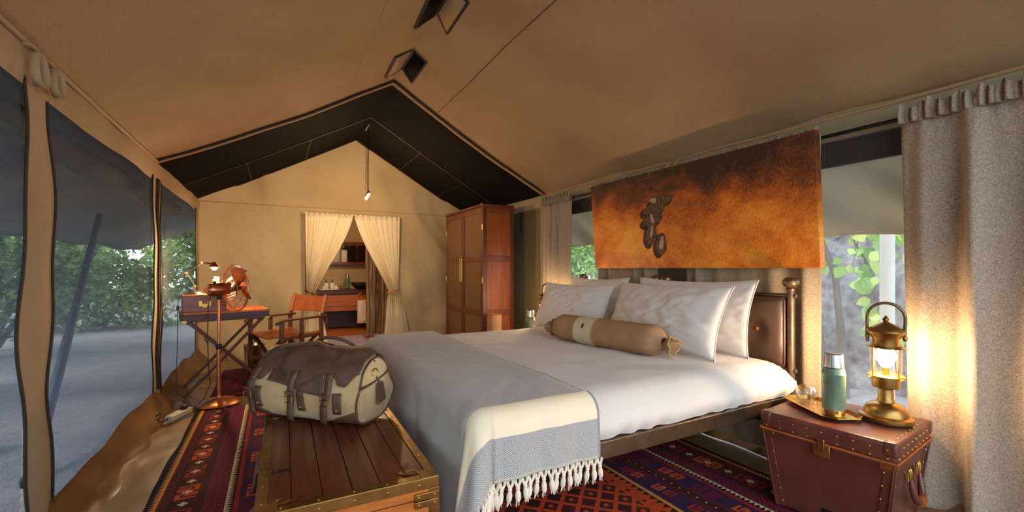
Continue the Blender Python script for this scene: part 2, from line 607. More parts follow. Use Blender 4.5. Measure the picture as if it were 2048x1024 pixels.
def skf(u, v):
    y = YF + (6.85 - YF) * v
    top = 0.21 + 0.02 * math.sin(y * 3.7) + 0.01 * math.sin(y * 9)
    z = top * (1 - u)
    fold = 0.02 * math.sin(y * 11 + 2 * math.sin(y * 3)) * u + 0.03 * nz(y * 4, u * 2)
    x = XL + 0.006 + 0.10 * u ** 1.6 + fold * (0.3 + u) * 0.7
    return (x, y, max(0.004, z + (0.012 * nz(y * 7, u * 6) if u > 0.6 else 0)))
sk.grid(skf, 14, 220)
sk.build('skirt', MT['skirt'], wl, smooth=180)
# two canvas strap loops under the left eave
for (yy, hh) in ((2.40, 0.135), (2.56, 0.125)):
    t = thing('canvas_strap', 'brown canvas strap loop under the left eave, ' + ('the longer of two' if yy < 2.5 else 'above the corner of a net'), 'strap', (XL, yy, 2.055))
    m = MB()
    pts = []
    for i in range(25):
        q = i / 24 * 2 * PI
        pts.append((0.022 + 0.012 * math.sin(q * 0.5), 0.055 * math.sin(q) * (0.35 + 0.65 * math.sin(q / 2)), -hh * 0.5 * (1 - math.cos(q)) + 0.0))
    vs = []; fs = []
    for i, p in enumerate(pts):
        vs += [(p[0], p[1], p[2]), (p[0] + 0.028, p[1] + 0.008, p[2])]
        if i: fs.append((2 * i - 2, 2 * i - 1, 2 * i + 1, 2 * i))
    m.add(vs, fs)
    m.build('loop', MT['canvas'], t, thick=0.004, smooth=180)
    m = MB(); m.box((0.02, -0.01, 0.012), (0.03, 0.05, 0.014)); m.build('stitched_tab', MT['tan_tape'], t, bevel=0.003)

# ---- right wall
wr = struct(bpy.data.objects.new('wall_right', None)); COL.objects.link(wr)
m = MB()
def valr(u, v):
    y = YF + (6.9 - YF) * v
    z0 = 1.945
    top = roof_z(XR, y) + 0.012 if y < 4.4 else 2.1
    z = z0 + (top - z0) * u
    return (XR - 0.008 * nz(y * 3, z * 5) - 0.015 * math.sin(PI * u), y, z)
m.grid(valr, 8, 120)
MT['fascia'] = mat_cloth('pale_fascia_canvas', S(146, 134, 104), S(158, 146, 116), 260, 0.85, 0.1)
m.build('valance', MT['fascia'], wr, smooth=180)
wall_strip(4.28, 4.50, 1.1, XR - 0.01, wr, 'fascia', 0.16, 1.97, wa=0, wb=0)
wall_strip(4.46, 6.9, 1.1, XR, wr, 'canvas_olive', 0.16, 1.97, 'storm_panel', 0, 0, 30)
wall_strip(2.24, 2.70, 4.1, XR, wr, 'canvas_olive', 0.16, 1.97)
wall_strip(YF, 0.1, 0.0, XR, wr, 'canvas', 0.16, 1.97, 'front_panel', 0, 0)
for dy in (4.95, ):
    p = MB(); p.tube([(XR - 0.012, dy, 1.93), (XR - 0.014, dy + 0.01, 1.8), (XR - 0.012, dy, 1.66)], 0.008, 6); p.build('toggle_cord', MT['piping'], wr)
sk = MB()
def skr(u, v):
    y = YF + (6.85 - YF) * v
    top = 0.21 + 0.02 * math.sin(y * 3.1) + 0.01 * math.sin(y * 8)
    z = top * (1 - u)
    fold = 0.02 * math.sin(y * 10 + 2 * math.sin(y * 3)) * u
    return (XR - 0.006 - 0.12 * u ** 1.6 - fold * 0.5, y, max(0.004, z))
sk.grid(skr, 12, 160)
sk.build('skirt', MT['skirt'], wr, smooth=180)
MT['rain_flap'] = mat_cloth('rain_flap', S(186, 178, 160), S(198, 190, 172), 300, 0.9, 0.1, 3, None, 0.0, 0.5)
for i, (ya, yb) in enumerate(((0.06, 2.34), (2.58, 4.30))):
    w = struct(bpy.data.objects.new('window_%d' % (i + 4), None)); COL.objects.link(w)
    m = MB()
    def fn(u, v):
        y = ya + (yb - ya) * u; z = 0.12 + (1.97 - 0.12) * v
        b = math.sin(PI * u) * math.sin(PI * v)
        return (XR + 0.012 + 0.02 * b, y, z)
    m.grid(fn, 20, 20)
    m.build('insect_net', MT['net_clear'], w, smooth=180)
    m = MB()
    zb = 1.385 if i == 0 else 1.455
    def fl2(u, v):
        y = ya - 0.05 + (yb - ya + 0.1) * u
        z = 1.97 + (zb + 0.012 * math.sin(y * 6) - 1.97) * v
        fold = 0.030 * math.sin((y * 0.8 - z * 1.5) * 13 + 0.8 * math.sin(y * 5)) * v ** 0.8 + 0.012 * math.sin((y - z) * 27) * v
        return (XR + 0.07 + 0.06 * v + fold, y, z)
    m.grid(fl2, 60, 18)
    m.build('rain_flap', MT['rain_flap'], w, smooth=180, thick=0.003)
    m = MB(); m.bx(XR + 0.02, XR + 0.05, ya, yb, 1.80, 1.95); m.build('header_band', MT['piping'], w)
# curtain rod along the right wall
t = thing('curtain_rod', 'long dark metal curtain rod under the right eave above the windows', 'curtain rod', (2.775, 2.2, 1.955))
m = MB(); m.cyl((0, -2.4, 0), (0, 2.15, 0), 0.011, n=10); m.build('rod', MT['iron'], t)
for y in (-2.38, 0.25, 2.13):
    m = MB(); m.bar((0, y, 0), (0.075, y, 0.0), 0.02, 0.025); m.build('bracket', MT['iron'], t)

# ---- back wall (gable with the doorway)
wb = struct(bpy.data.objects.new('wall_back', None)); COL.objects.link(wb)
DX0, DX1, DZ = 0.386, 1.67, 1.97
def yb_at(x, z):
    y = YB + 0.10 * max(0, min(1, z / 2.1)) * 0 - 0.36 * max(0.0, (z - 2.05) / 0.95)
    s = 0.05 * math.sin((z * 1.5 - x * 1.1) * 3.0) * math.exp(-((x - 2.2) / 0.7) ** 2) * max(0, 1.6 - z)
    s += 0.045 * math.sin((z * 1.2 + x * 1.7) * 3.4) * math.exp(-((x + 0.2) / 0.6) ** 2) * max(0, 1.9 - z)
    s += 0.012 * nz(x * 3, z * 2.2, 5) + 0.008 * math.sin(x * 9 + z * 2)
    s += 0.05 * abs(nz(x * 1.6 + z * 0.9, z * 0.8 - x * 0.7, 11)) + 0.02 * abs(nz(x * 4 + z * 3, z * 1.5, 4))
    return y + s * 1.25
def gable(x):
    return ZR - K * abs(x - XC) + 0.02
def patch(xa, xb, za, zbf, nu, nv):
    m = MB()
    def fn(u, v):
        x = xa + (xb - xa) * u
        z = za + (zbf(x) - za) * v
        return (x, yb_at(x, z), z)
    m.grid(fn, nu, nv)
    return m
for args in ((XL - 0.03, DX0, 0.0, gable, 40, 60), (DX1, XR + 0.03, 0.0, gable, 40, 60), (DX0, DX1, DZ, gable, 30, 24)):
    patch(*args).build('canvas_panel', MT['canvas_back'], wb, smooth=180)
m = MB()
for (a, b) in (((DX0, DZ), (DX0, 0)), ((DX1, DZ), (DX1, 0)), ((DX0, DZ), (DX1, DZ))):
    m = MB(); m.tube([(a[0] + (b[0] - a[0]) * i / 20, yb_at(a[0] + (b[0] - a[0]) * i / 20, a[1] + (b[1] - a[1]) * i / 20) - 0.008, a[1] + (b[1] - a[1]) * i / 20) for i in range(21)], 0.012, 6, flat=0.6)
    m.build('door_binding', MT['piping'], wb)
# horizontal seam on the back wall
for xa, xb in ((XL, XR),):
    m = MB(); m.tube([(xa + (xb - xa) * i / 60, yb_at(xa + (xb - xa) * i / 60, 2.08) - 0.004, 2.06) for i in range(61)], 0.005, 6)
    m.build('seam', MT['tan_tape'], wb)
# threshold board
m = MB(); m.bx(0.3, 1.78, YB - 0.03, YB + 0.10, 0.0, 0.035)
struct(m.build('trim_1', MT['orange_wood'], bevel=0.006))

# ------------------------------------------------------------------ outside
MT['ground'] = None
n = N('pale_sandy_ground')
v = n.tc('Object')
f = n.noise(v, 0.7, 8, 0.7); g = n.noise(v, 14, 5, 0.7)
c = n.mix(n.rng(f, 0.35, 0.65), S(112, 109, 108), S(146, 143, 141))
c = n.mix(n.rng(g, 0.55, 0.7), c, S(96, 86, 74))
n.bsdf(c, 0.95, 0, 0.1); n.bump(g, 0.6, 0.05)
MT['ground'] = n.mat
m = MB()
def gf(u, v):
    x = -26 + 56 * u; y = -14 + 50 * v
    d = max(0.0, max(XL - 0.3 - x, x - XR - 0.3, 0))
    return (x, y, -0.06 + 0.05 * nz(x * 0.8, y * 0.8) * min(1, d) + 0.02 * d * 0.2)
m.grid(gf, 90, 80)
struct(m.build('floor_ground', MT['ground'], smooth=180))

def leaf_mat(name, c1, c2, c3):
    n = N(name)
    oi = n.node('ShaderNodeNewGeometry')
    v = n.tc('Object')
    c = n.ramp(n.m('ADD', n.m('MULTIPLY', oi.outputs['Random Per Island'], 0.7), n.m('MULTIPLY', n.noise(v, 1.2, 2), 0.3)), [(0.15, c1), (0.5, c2), (0.85, c3)])
    n.bsdf(c, 0.55, 0, 0.4); n.translucent(0.4, c)
    return n.mat
MT['leaf'] = leaf_mat('bush_leaves', S(64, 92, 44), S(110, 142, 72), S(160, 182, 112))
MT['leaf_pale'] = leaf_mat('pale_vine_leaves', S(120, 160, 86), S(160, 196, 112), S(206, 214, 130))
MT['bark'] = mat_plain('grey_bark', S(120, 112, 106), S(84, 76, 70), 8, 0.95, 0, 0.8, 24, (1, 1, 0.3))

def leaves(m, pts, size, rnd):
    for p in pts:
        a = Vector((rnd.gauss(0, 1), rnd.gauss(0, 1), rnd.gauss(0, 1))).normalized()
        b = a.cross(Vector((rnd.gauss(0, 1), rnd.gauss(0, 1), rnd.gauss(0, 1)))).normalized()
        s = size * rnd.uniform(0.6, 1.3)
        c = a.cross(b)
        p = Vector(p)
        m.add([p - a * s, p + b * s * 0.45 + c * s * 0.1, p + a * s, p - b * s * 0.45 + c * s * 0.1], [(0, 1, 2), (0, 2, 3)])

def bush(x, y, w, h, nleaf, size, label, seed, mat='leaf', cat='bush', z0=0.0):
    rnd = random.Random(seed)
    t = thing('leafy_bush', label, cat, (x, y, -0.05), rnd.uniform(0, 6), 'bushes around the tent')
    lobes = [(rnd.uniform(-0.30, 0.30) * w, rnd.uniform(-0.30, 0.30) * w, z0 + h * rnd.uniform(0.10, 0.86), rnd.uniform(0.17, 0.25) * w) for _ in range(16)]
    m = MB()
    for cx, cy, cz, r in lobes[:7]:
        m.tube([(0, 0, 0), (cx * 0.4, cy * 0.4, cz * 0.5), (cx, cy, cz)], [0.05, 0.03, 0.012], 6)
    m.build('stem', MT['bark'], t)
    pts = []
    for i in range(nleaf):
        cx, cy, cz, r = rnd.choice(lobes)
        d = Vector((rnd.gauss(0, 1), rnd.gauss(0, 1), rnd.gauss(0, 0.9))).normalized() * r * rnd.random() ** 0.4
        pts.append((cx + d.x, cy + d.y, max(0.05, cz + d.z)))
    m = MB(); leaves(m, pts, size, rnd)
    m.build('foliage', MT[mat], t, smooth=0, recalc=False)
rnd = random.Random(5)
bl = ['broad green bush outside the left net beside the canvas post', 'tall green bush outside the large left net', 'dense green bush beyond the desk corner of the left net',
      'green thicket bush far behind the left net', 'spreading bush farthest out beyond the left nets', 'round bush beside the tent front on the left side',
      'high leafy bush standing behind the left thicket', 'low bush at the left edge of the clearing']
for i, (x, y, w, h) in enumerate(((-3.5, 3.5, 2.2, 1.9), (-3.5, 6.0, 2.4, 2.2), (-3.5, 8.8, 2.6, 2.4), (-6.9, 8.1, 3.0, 3.4), (-7.4, 12.6, 4.0, 4.0), (-3.9, 1.1, 2.0, 2.0), (-6.9, 4.4, 3.0, 3.4), (-3.2, 12.2, 2.6, 2.4))):
    bush(x, y, w, h, 4600, 0.075, bl[i], 20 + i)
bl = ['sunny pale green bush outside the right window past the bolster', 'leafy bush behind the far right window', 'bright shrub far beyond the far right window', 'tall bush beyond the grey earth mound']
for i, (x, y, w, h) in enumerate(((5.2, 7.4, 2.2, 2.6), (8.2, 10.2, 3.0, 3.6), (5.6, 12.4, 3.6, 4.2), (11.6, 7.4, 3.2, 4.4))):
    bush(x, y, w, h, 3000, 0.085, bl[i], 40 + i, 'leaf_pale' if i == 0 else 'leaf')
far = ['tall woodland tree crown in the far left background', 'wide woodland tree crown left of the clearing', 'dense woodland tree crown behind the far bushes', 'broad woodland tree crown at the rear of the clearing', 'high woodland tree crown beyond the mound', 'pale woodland tree crown beyond the far right bushes']
for i, (x, y) in enumerate(((-12.5, 7.0), (-12.0, 15.0), (-9.0, 21.5), (-2.0, 24.0), (17.0, 4.5), (13.5, 17.0))):
    bush(x, y, 6.2, 6.0, 5200, 0.17, far[i], 60 + i, 'leaf', 'tree')
# slanting guy poles outside the left nets
t = thing('guy_pole', 'dark slanting guy pole outside the large left net', 'pole', (-1.25, 3.55, 0))
m = MB(); m.cyl((0.0, 0.0, -0.05), (-0.36, 2.52, 1.75), 0.03, n=8); m.build('pole', MT['iron'], t)
m = MB(); m.ball((0, 0, -0.03), 0.045, 8, 6); m.build('foot', MT['iron'], t)
t = thing('marker_block', 'pale concrete block on the ground outside the left net', 'block', (-1.9, 4.3, -0.05))
m = MB(); m.box((0, 0, 0.19), (0.2, 0.2, 0.38)); m.build('block', mat_plain('pale_concrete', S(196, 192, 182), S(176, 172, 164), 9, 0.9, 0, 0.4, 40), t, bevel=0.015)
m = MB(); m.box((0, 0, 0.01), (0.26, 0.26, 0.05)); m.build('footing', MT['bark'], t, bevel=0.01)

# grey earth mound and vine-hung trunk outside the right window
n = N('grey_mound_earth')
v = n.tc('Object')
g = n.noise(n.tc('Object', (1, 1, 0.5)), 5, 9, 0.75); f = n.voro(v, 9)
c = n.ramp(n.m('ADD', n.m('MULTIPLY', g, 0.8), n.m('MULTIPLY', f, 0.25)), [(0.3, S(78, 73, 72)), (0.5, S(140, 136, 137)), (0.7, S(184, 181, 184))])
n.bsdf(c, 0.95, 0, 0.1); n.bump(g, 1.0, 0.12)
MT['mound'] = n.mat
m = MB()
def mf(u, v):
    q = u * 2 * PI
    t = v
    r = 2.6 * (1 - t) ** 0.62 + 0.02
    x = r * math.cos(q); y = r * 1.25 * math.sin(q); z = 3.6 * t
    d = 0.35 * nz(x * 1.1, y * 1.1, z * 0.9) + 0.16 * nz(x * 3, y * 3, z * 3) + 0.05 * nz(x * 8, y * 8, z * 8)
    k = 1 + d / 2.0
    return (x * k, y * k, z * (1 + 0.1 * d) - 0.15)
m.grid(mf, 90, 50, cu=True)
mo = m.build('earth_mound', MT['mound'], smooth=180)
mo.location = (7.7, 2.7, 0)
tag(mo, 'large grey rough earth mound outside the window behind the lantern', 'mound')
t = thing('vine_trunk', 'thin grey tree trunk hung with pale green vine leaves outside the window', 'tree', (4.75, 2.35, -0.05))
m = MB()
m.tube([(0, 0, 0), (0.05, 0.02, 0.5), (-0.02, 0.05, 1.1), (0.1, 0.1, 1.8), (0.15, 0.05, 2.8)], [0.075, 0.06, 0.055, 0.05, 0.04], 10); m.build('trunk', MT['bark'], t)
m = MB(); m.tube([(0.1, -0.2, 0), (0.02, -0.2, 0.6), (0.12, -0.1, 1.2), (0.0, 0.1, 1.9), (0.2, 0.3, 2.6)], [0.04, 0.035, 0.03, 0.025, 0.02], 8); m.build('trunk', MT['bark'], t)
rnd = random.Random(9)
vine = []
for k in range(9):
    base = Vector((rnd.uniform(-0.1, 0.3), rnd.uniform(-0.75, 0.45), rnd.uniform(1.5, 2.3)))
    pts = [base + Vector((rnd.gauss(0, 0.06), rnd.gauss(0, 0.06) - 0.05 * i, -0.16 * i)) for i in range(7)]
    m = MB(); m.tube(pts, 0.006, 5); m.build('vine', MT['bark'], t)
    vine += pts
lm = MB()
for k in range(240):
    p = rnd.choice(vine) + Vector((rnd.gauss(0, 0.07), rnd.gauss(0, 0.08), rnd.gauss(0, 0.08)))
    a = Vector((rnd.gauss(-0.3, 0.4), rnd.gauss(0, 0.6), rnd.gauss(-0.6, 0.4))).normalized()
    b = a.cross(Vector((1, 0.3, 0.3))).normalized()
    s = rnd.uniform(0.045, 0.085)
    vs = [p]; 
    for (f1, w1) in ((0.35, 0.55), (0.75, 0.7), (1.25, 0.5), (1.8, 0.0)):
        if w1: vs += [p + a * s * f1 + b * s * w1, p + a * s * f1 - b * s * w1]
        else: vs.append(p + a * s * f1)
    lm.add(vs, [(0, 1, 2), (1, 3, 4, 2), (3, 5, 6, 4), (5, 7, 6)])
lm.build('vine_leaves', MT['leaf_pale'], t, recalc=False, kind='stuff')
t = thing('awning_post', 'smooth pale upright post outside the window behind the lantern', 'post', (4.2, 1.58, -0.05))
m = MB(); m.cyl((0, 0, 0), (0, 0, 1.78), 0.046, n=16); m.build('post', mat_plain('pale_painted_pole', S(190, 190, 184), S(172, 172, 166), 6, 0.6), t)
m = MB(); m.cyl((0, 0, 0), (0, 0, 0.06), 0.085, n=16); m.build('collar', MT['iron'], t)
# ------------------------------------------------------------------ kilim rug
def rug_mat():
    n = N('kilim_weave')
    v = n.tc('Object')
    sx, sy, _ = n.sep(v)
    M = n.m
    jit = M('MULTIPLY', M('SUBTRACT', n.noise(v, 60, 2), 0.5), 0.004)
    a = M('ADD', M('SUBTRACT', 1.525, M('ABSOLUTE', sx)), jit)      # distance in from the long edge
    q = M('ADD', sy, jit)
    def tri(x, p):      # 0..1..0
        return M('MULTIPLY', M('ABSOLUTE', M('SUBTRACT', M('FRACT', M('DIVIDE', x, p)), 0.5)), 2.0)
    def cen(x, p, off=0.0):   # centred local coordinate in metres
        return M('MULTIPLY', M('SUBTRACT', M('FRACT', M('ADD', M('DIVIDE', x, p), off)), 0.5), p)
    def gt(x, y): return M('GREATER_THAN', x, y)
    def lt(x, y): return M('LESS_THAN', x, y)
    def band(lo, hi): return M('MULTIPLY', gt(a, lo), lt(a, hi))
    def AND(*xs):
        r = xs[0]
        for x in xs[1:]: r = M('MULTIPLY', r, x)
        return r
    def OR(x, y): return M('MAXIMUM', x, y)
    def ab(x): return M('ABSOLUTE', x)
    def rect(mx, my, cx, cy, w, h):
        return AND(lt(ab(M('SUBTRACT', mx, cx)), w), lt(ab(M('SUBTRACT', my, cy)), h))
    def hook(mx, my, s):     # a pair of square hooks
        r = None
        for sg in (-1, 1):
            for (cx, cy, w, h) in ((0.0, 0.86, 0.42, 0.10), (0.36, 0.56, 0.11, 0.40), (0.0, 0.22, 0.42, 0.10), (-0.36, 0.36, 0.11, 0.2), (-0.08, 0.5, 0.22, 0.09)):
                b = rect(mx, my, sg * cx * s, sg * cy * s, w * s, h * s)
                r = b if r is None else OR(r, b)
        return r
    def cross(mx, my, s):
        return OR(rect(mx, my, 0, 0, s, s * 0.36), rect(mx, my, 0, 0, s * 0.36, s))
    black = S(26, 18, 18); brown = S(58, 32, 26); navy = S(46, 40, 72); maroon = S(112, 28, 34); red = S(150, 40, 32)
    orange = S(196, 80, 34); cream = S(214, 186, 142); purple = S(116, 36, 50); yellow = S(206, 140, 64)
    wear = n.noise(n.tc('Object', (3, 22, 1)), 5, 4, 0.7)
    dk = n.mix(n.rng(wear, 0.35, 0.65), brown, S(74, 30, 32))
    nv = n.mix(n.rng(wear, 0.4, 0.6), navy, S(70, 30, 50))
    field = n.mix(n.rng(wear, 0.35, 0.65), S(172, 54, 26), S(196, 82, 34))
    c = field
    # outer bands
    c = n.mix(lt(a, 0.75), c, nv)
    # field lattice of dark squares, set diagonally
    r2 = math.sqrt(0.5)
    da = M('MULTIPLY', M('ADD', sx, q), r2); db = M('MULTIPLY', M('SUBTRACT', sx, q), r2)
    p = 0.088
    ca = cen(da, p); cb = cen(db, p)
    ser = M('MULTIPLY', M('SUBTRACT', tri(da, 0.011), 0.5), 0.005)
    ser2 = M('MULTIPLY', M('SUBTRACT', tri(db, 0.011), 0.5), 0.005)
    sq = AND(lt(M('ADD', ab(ca), ser2), 0.033), lt(M('ADD', ab(cb), ser), 0.033), gt(a, 0.86))
    c = n.mix(sq, c, n.mix(n.rng(wear, 0.4, 0.6), S(40, 22, 24), S(78, 30, 26)))
    alt = gt(M('FRACT', M('MULTIPLY', M('ADD', M('FLOOR', M('DIVIDE', da, p)), M('FLOOR', M('DIVIDE', db, p))), 0.5)), 0.25)
    c = n.mix(AND(cross(ca, cb, 0.015), gt(a, 0.86), alt), c, orange)
    c = n.mix(AND(cross(M('SUBTRACT', a, 0.83), cen(q, 0.12), 0.014), band(0.8, 0.86)), c, black)
    # triangles and yellow line at the field edge
    c = n.mix(AND(band(0.745, 0.80), lt(M('SUBTRACT', a, 0.755), M('MULTIPLY', tri(q, 0.045), 0.04))), c, S(58, 24, 22))
    c = n.mix(band(0.735, 0.757), c, yellow)
    # inner dark band with hooks, flecks
    for (cc, off, col, s) in ((0.475, 0.0, maroon, 0.075), (0.66, 0.5, orange, 0.07)):
        my = cen(q, 0.235, off); mx = M('SUBTRACT', a, cc)
        c = n.mix(AND(band(cc - 0.05, cc + 0.05), hook(mx, my, s)), c, n.mix(gt(M('FRACT', M('ADD', M('DIVIDE', q, 0.47), off)), 0.5), col, orange if col is maroon else red))
    c = n.mix(band(0.535, 0.60), c, dk)
    c = n.mix(OR(band(0.528, 0.54), band(0.596, 0.608)), c, maroon)
    c = n.mix(AND(band(0.54, 0.597), cross(M('SUBTRACT', a, 0.568), cen(q, 0.055), 0.006)), c, cream)
    c = n.mix(band(0.388, 0.41), c, red)
    # white / black saw line
    c = n.mix(band(0.345, 0.388), c, black)
    c = n.mix(AND(band(0.35, 0.386), lt(M('SUBTRACT', a, 0.353), M('MULTIPLY', tri(q, 0.026), 0.030))), c, cream)
    # purple zigzag band
    c = n.mix(band(0.255, 0.345), c, purple)
    zz = M('FRACT', M('ADD', M('DIVIDE', a, 0.032), M('MULTIPLY', tri(q, 0.085), 1.5)))
    c = n.mix(AND(band(0.26, 0.34), lt(zz, 0.42)), c, S(72, 24, 48))
    # brown band with hooks and crosses
    c = n.mix(band(0.055, 0.255), c, dk)
    c = n.mix(AND(band(0.06, 0.10), lt(zz, 0.4)), c, maroon)
    my = cen(q, 0.27); mx = M('SUBTRACT', a, 0.165)
    c = n.mix(AND(band(0.09, 0.245), hook(M('MULTIPLY', mx, 0.8), my, 0.082)), c, n.mix(gt(M('FRACT', M('DIVIDE', q, 0.54)), 0.5), orange, S(142, 48, 36)))
    c = n.mix(AND(band(0.1, 0.24), OR(cross(mx, my, 0.022), cross(mx, cen(q, 0.27, 0.5), 0.022))), c, cream)
    # outer saw edge
    c = n.mix(lt(a, 0.058), c, yellow)
    c = n.mix(lt(a, M('ADD', 0.022, M('MULTIPLY', tri(q, 0.022), 0.030))), c, black)
    fine = n.noise(n.tc('Object', (60, 260, 1)), 3, 2)
    c = n.mix(n.rng(fine, 0.3, 0.7, 0.0, 0.22), c, S(30, 16, 20))
    c = n.mix(n.rng(n.noise(v, 2.5, 4), 0.5, 0.8, 0.0, 0.25), c, S(150, 70, 60))
    n.bsdf(c, 0.92, 0, 0.15)
    n.bump(M('ADD', M('MULTIPLY', fine, 0.6), M('MULTIPLY', n.noise(v, 30, 2), 0.4)), 0.35, 0.004)
    return n.mat
m = MB()
RX, RY0, RY1 = 1.525, 0.15, 4.42
def rg(u, v):
    x = -RX + 2 * RX * u; y = RY0 + (RY1 - RY0) * v
    e = 0.012 * nz(y * 3, x) if u in (0.0, 1.0) else 0
    return (x + e, y, 0.012 + 0.002 * nz(x * 2.4, y * 2.4) + 0.001 * nz(x * 8, y * 8))
m.grid(rg, 60, 90)
rug = m.build('kilim_rug', rug_mat(), smooth=180, thick=0.008)
rug.location = (0.955, 0, 0.004)
tag(rug, 'large red, orange and navy patterned kilim rug under the bed and trunk', 'rug')

# striped rug by the desk
n = N('striped_runner')
v = n.tc('Object')
w1 = n.noise(n.tc('Object', (14, 0.3, 1)), 2.2, 3, 0.8)
w2 = n.noise(n.tc('Object', (90, 40, 1)), 3, 2)
c = n.ramp(w1, [(0.3, S(40, 26, 40)), (0.42, S(128, 30, 40)), (0.5, S(70, 50, 44)), (0.58, S(150, 40, 44)), (0.66, S(88, 30, 62)), (0.75, S(120, 96, 74))])
c = n.mix(n.rng(w2, 0.4, 0.7, 0, 0.5), c, S(32, 20, 26))
n.bsdf(c, 0.93, 0, 0.1); n.bump(w2, 0.3, 0.004)
m = MB()
m.grid(lambda u, v: (-0.55 + 1.1 * u, -0.62 + 1.24 * v, 0.012 + 0.002 * nz(u * 6, v * 9)), 16, 30)
r2 = m.build('woven_runner', n.mat, smooth=180, thick=0.007)
r2.location = (0.03, 5.43, 0.004)
tag(r2, 'red and purple striped woven runner under the chair and desk', 'rug')

# ------------------------------------------------------------------ beds
BX0, BX1 = 0.63, 2.60          # foot and head of the frame
BY = (1.40, 2.425, 3.45)       # near side, seam, far side
def bed_frame(y0, y1, label):
    t = thing('single_bed', label, 'bed', (BX1, (y0 + y1) / 2, 0), 0, 'pair of bronze beds')
    w = (y1 - y0) / 2 - 0.023
    L = BX1 - BX0
    for s in (-1, 1):
        m = MB(); m.bx(-L, 0.0, s * w - 0.02, s * w + 0.02, 0.405, 0.48); m.build('side_rail', MT['bronze'], t, bevel=0.004)
        # head post with knob
        m = MB(); m.cyl((0.05, s * (w - 0.03), 0.025), (0.05, s * (w - 0.03), 1.085), 0.021, n=16); p = m.build('head_post', MT['bronze'], t)
        k = MB(); k.lathe([(0.0, -0.02), (0.024, -0.018), (0.026, -0.01), (0.02, -0.004), (0.032, 0.004), (0.044, 0.02), (0.046, 0.032), (0.04, 0.045), (0.026, 0.056), (0.0, 0.06)], 20, Matrix.Translation((0.05, s * (w - 0.03), 1.09)))
        k.build('knob', MT['bronze'], p)
        m = MB(); m.cyl((-L + 0.05, s * (w - 0.02), 0.025), (-L + 0.05, s * (w - 0.02), 0.41), 0.019, n=12); m.build('foot_leg', MT['bronze'], t)
    m = MB(); m.bx(-L, -L + 0.04, -w, w, 0.405, 0.478); m.build('foot_rail', MT['bronze'], t, bevel=0.004)
    m = MB(); m.bx(0.03, 0.07, -w, w, 0.405, 0.47); m.build('head_rail', MT['bronze'], t, bevel=0.004)
    for z in (0.605, 1.04):
        m = MB(); m.cyl((0.05, -w, z), (0.05, w, z), 0.013, n=10); m.build('head_bar', MT['bronze'], t)
    # crossing braces under the frame
    m = MB(); m.cyl((0.05, -w, 0.27), (0.05, w, 0.27), 0.013, n=8); m.build('low_stretcher', MT['iron'], t)
    for i in range(7):
        x = -0.15 - i * (L - 0.25) / 6
        m = MB(); m.bx(x - 0.03, x + 0.03, -w, w, 0.468, 0.478); m.build('slat', MT['dark_wood'], t)
    # padded headboard with buttons
    bw = w - 0.056; z0, z1 = 0.615, 1.03
    buttons = [(-bw * 0.64, 0.83), (0.0, 0.83), (bw * 0.64, 0.83)]
    def face(u, v, sg):
        y = -bw + 2 * bw * u; z = z0 + (z1 - z0) * v
        ed = (1 - abs(2 * u - 1) ** 6) * (1 - abs(2 * v - 1) ** 5)
        d = 0.012 + 0.055 * max(0, ed) ** 0.5
        if sg < 0:
            for by, bz in buttons:
                rr = ((y - by) / 0.12) ** 2 + ((z - bz) / 0.12) ** 2
                d -= 0.032 * math.exp(-rr * 2.4)
            d += 0.003 * nz(y * 9, z * 9)
        else:
            d *= 0.6
        return (0.05 + sg * d, y, z)
    m = MB(); m.grid(lambda u, v: face(u, v, -1), 64, 28); m.grid(lambda u, v: face(u, v, 1), 20, 10)
    h = m.build('headboard_pad', MT['leather_head'], t, smooth=180)
    for by, bz in buttons:
        m = MB(); m.ball((0.05 - 0.036, by, bz), (0.009, 0.013, 0.013), 12, 6); m.build('button', MT['leather_tan'], h)
    m = MB(); pts = [(0.05 - 0.02, -bw, z0 + 0.02), (0.05 - 0.02, -bw, z1 - 0.02), (0.05 - 0.02, bw, z1 - 0.02), (0.05 - 0.02, bw, z0 + 0.02)]
    m.tube([pts[0], pts[1]], 0.006, 6); m.build('piping', MT['leather_brown'], h)
    m = MB(); m.tube([pts[3], pts[2]], 0.006, 6); m.build('piping', MT['leather_brown'], h)
    return t
bed_frame(BY[0], BY[1], 'bronze tube bed with padded leather headboard, beside the lantern trunk')
bed_frame(BY[1], BY[2], 'bronze tube bed with padded leather headboard, on the wardrobe side')

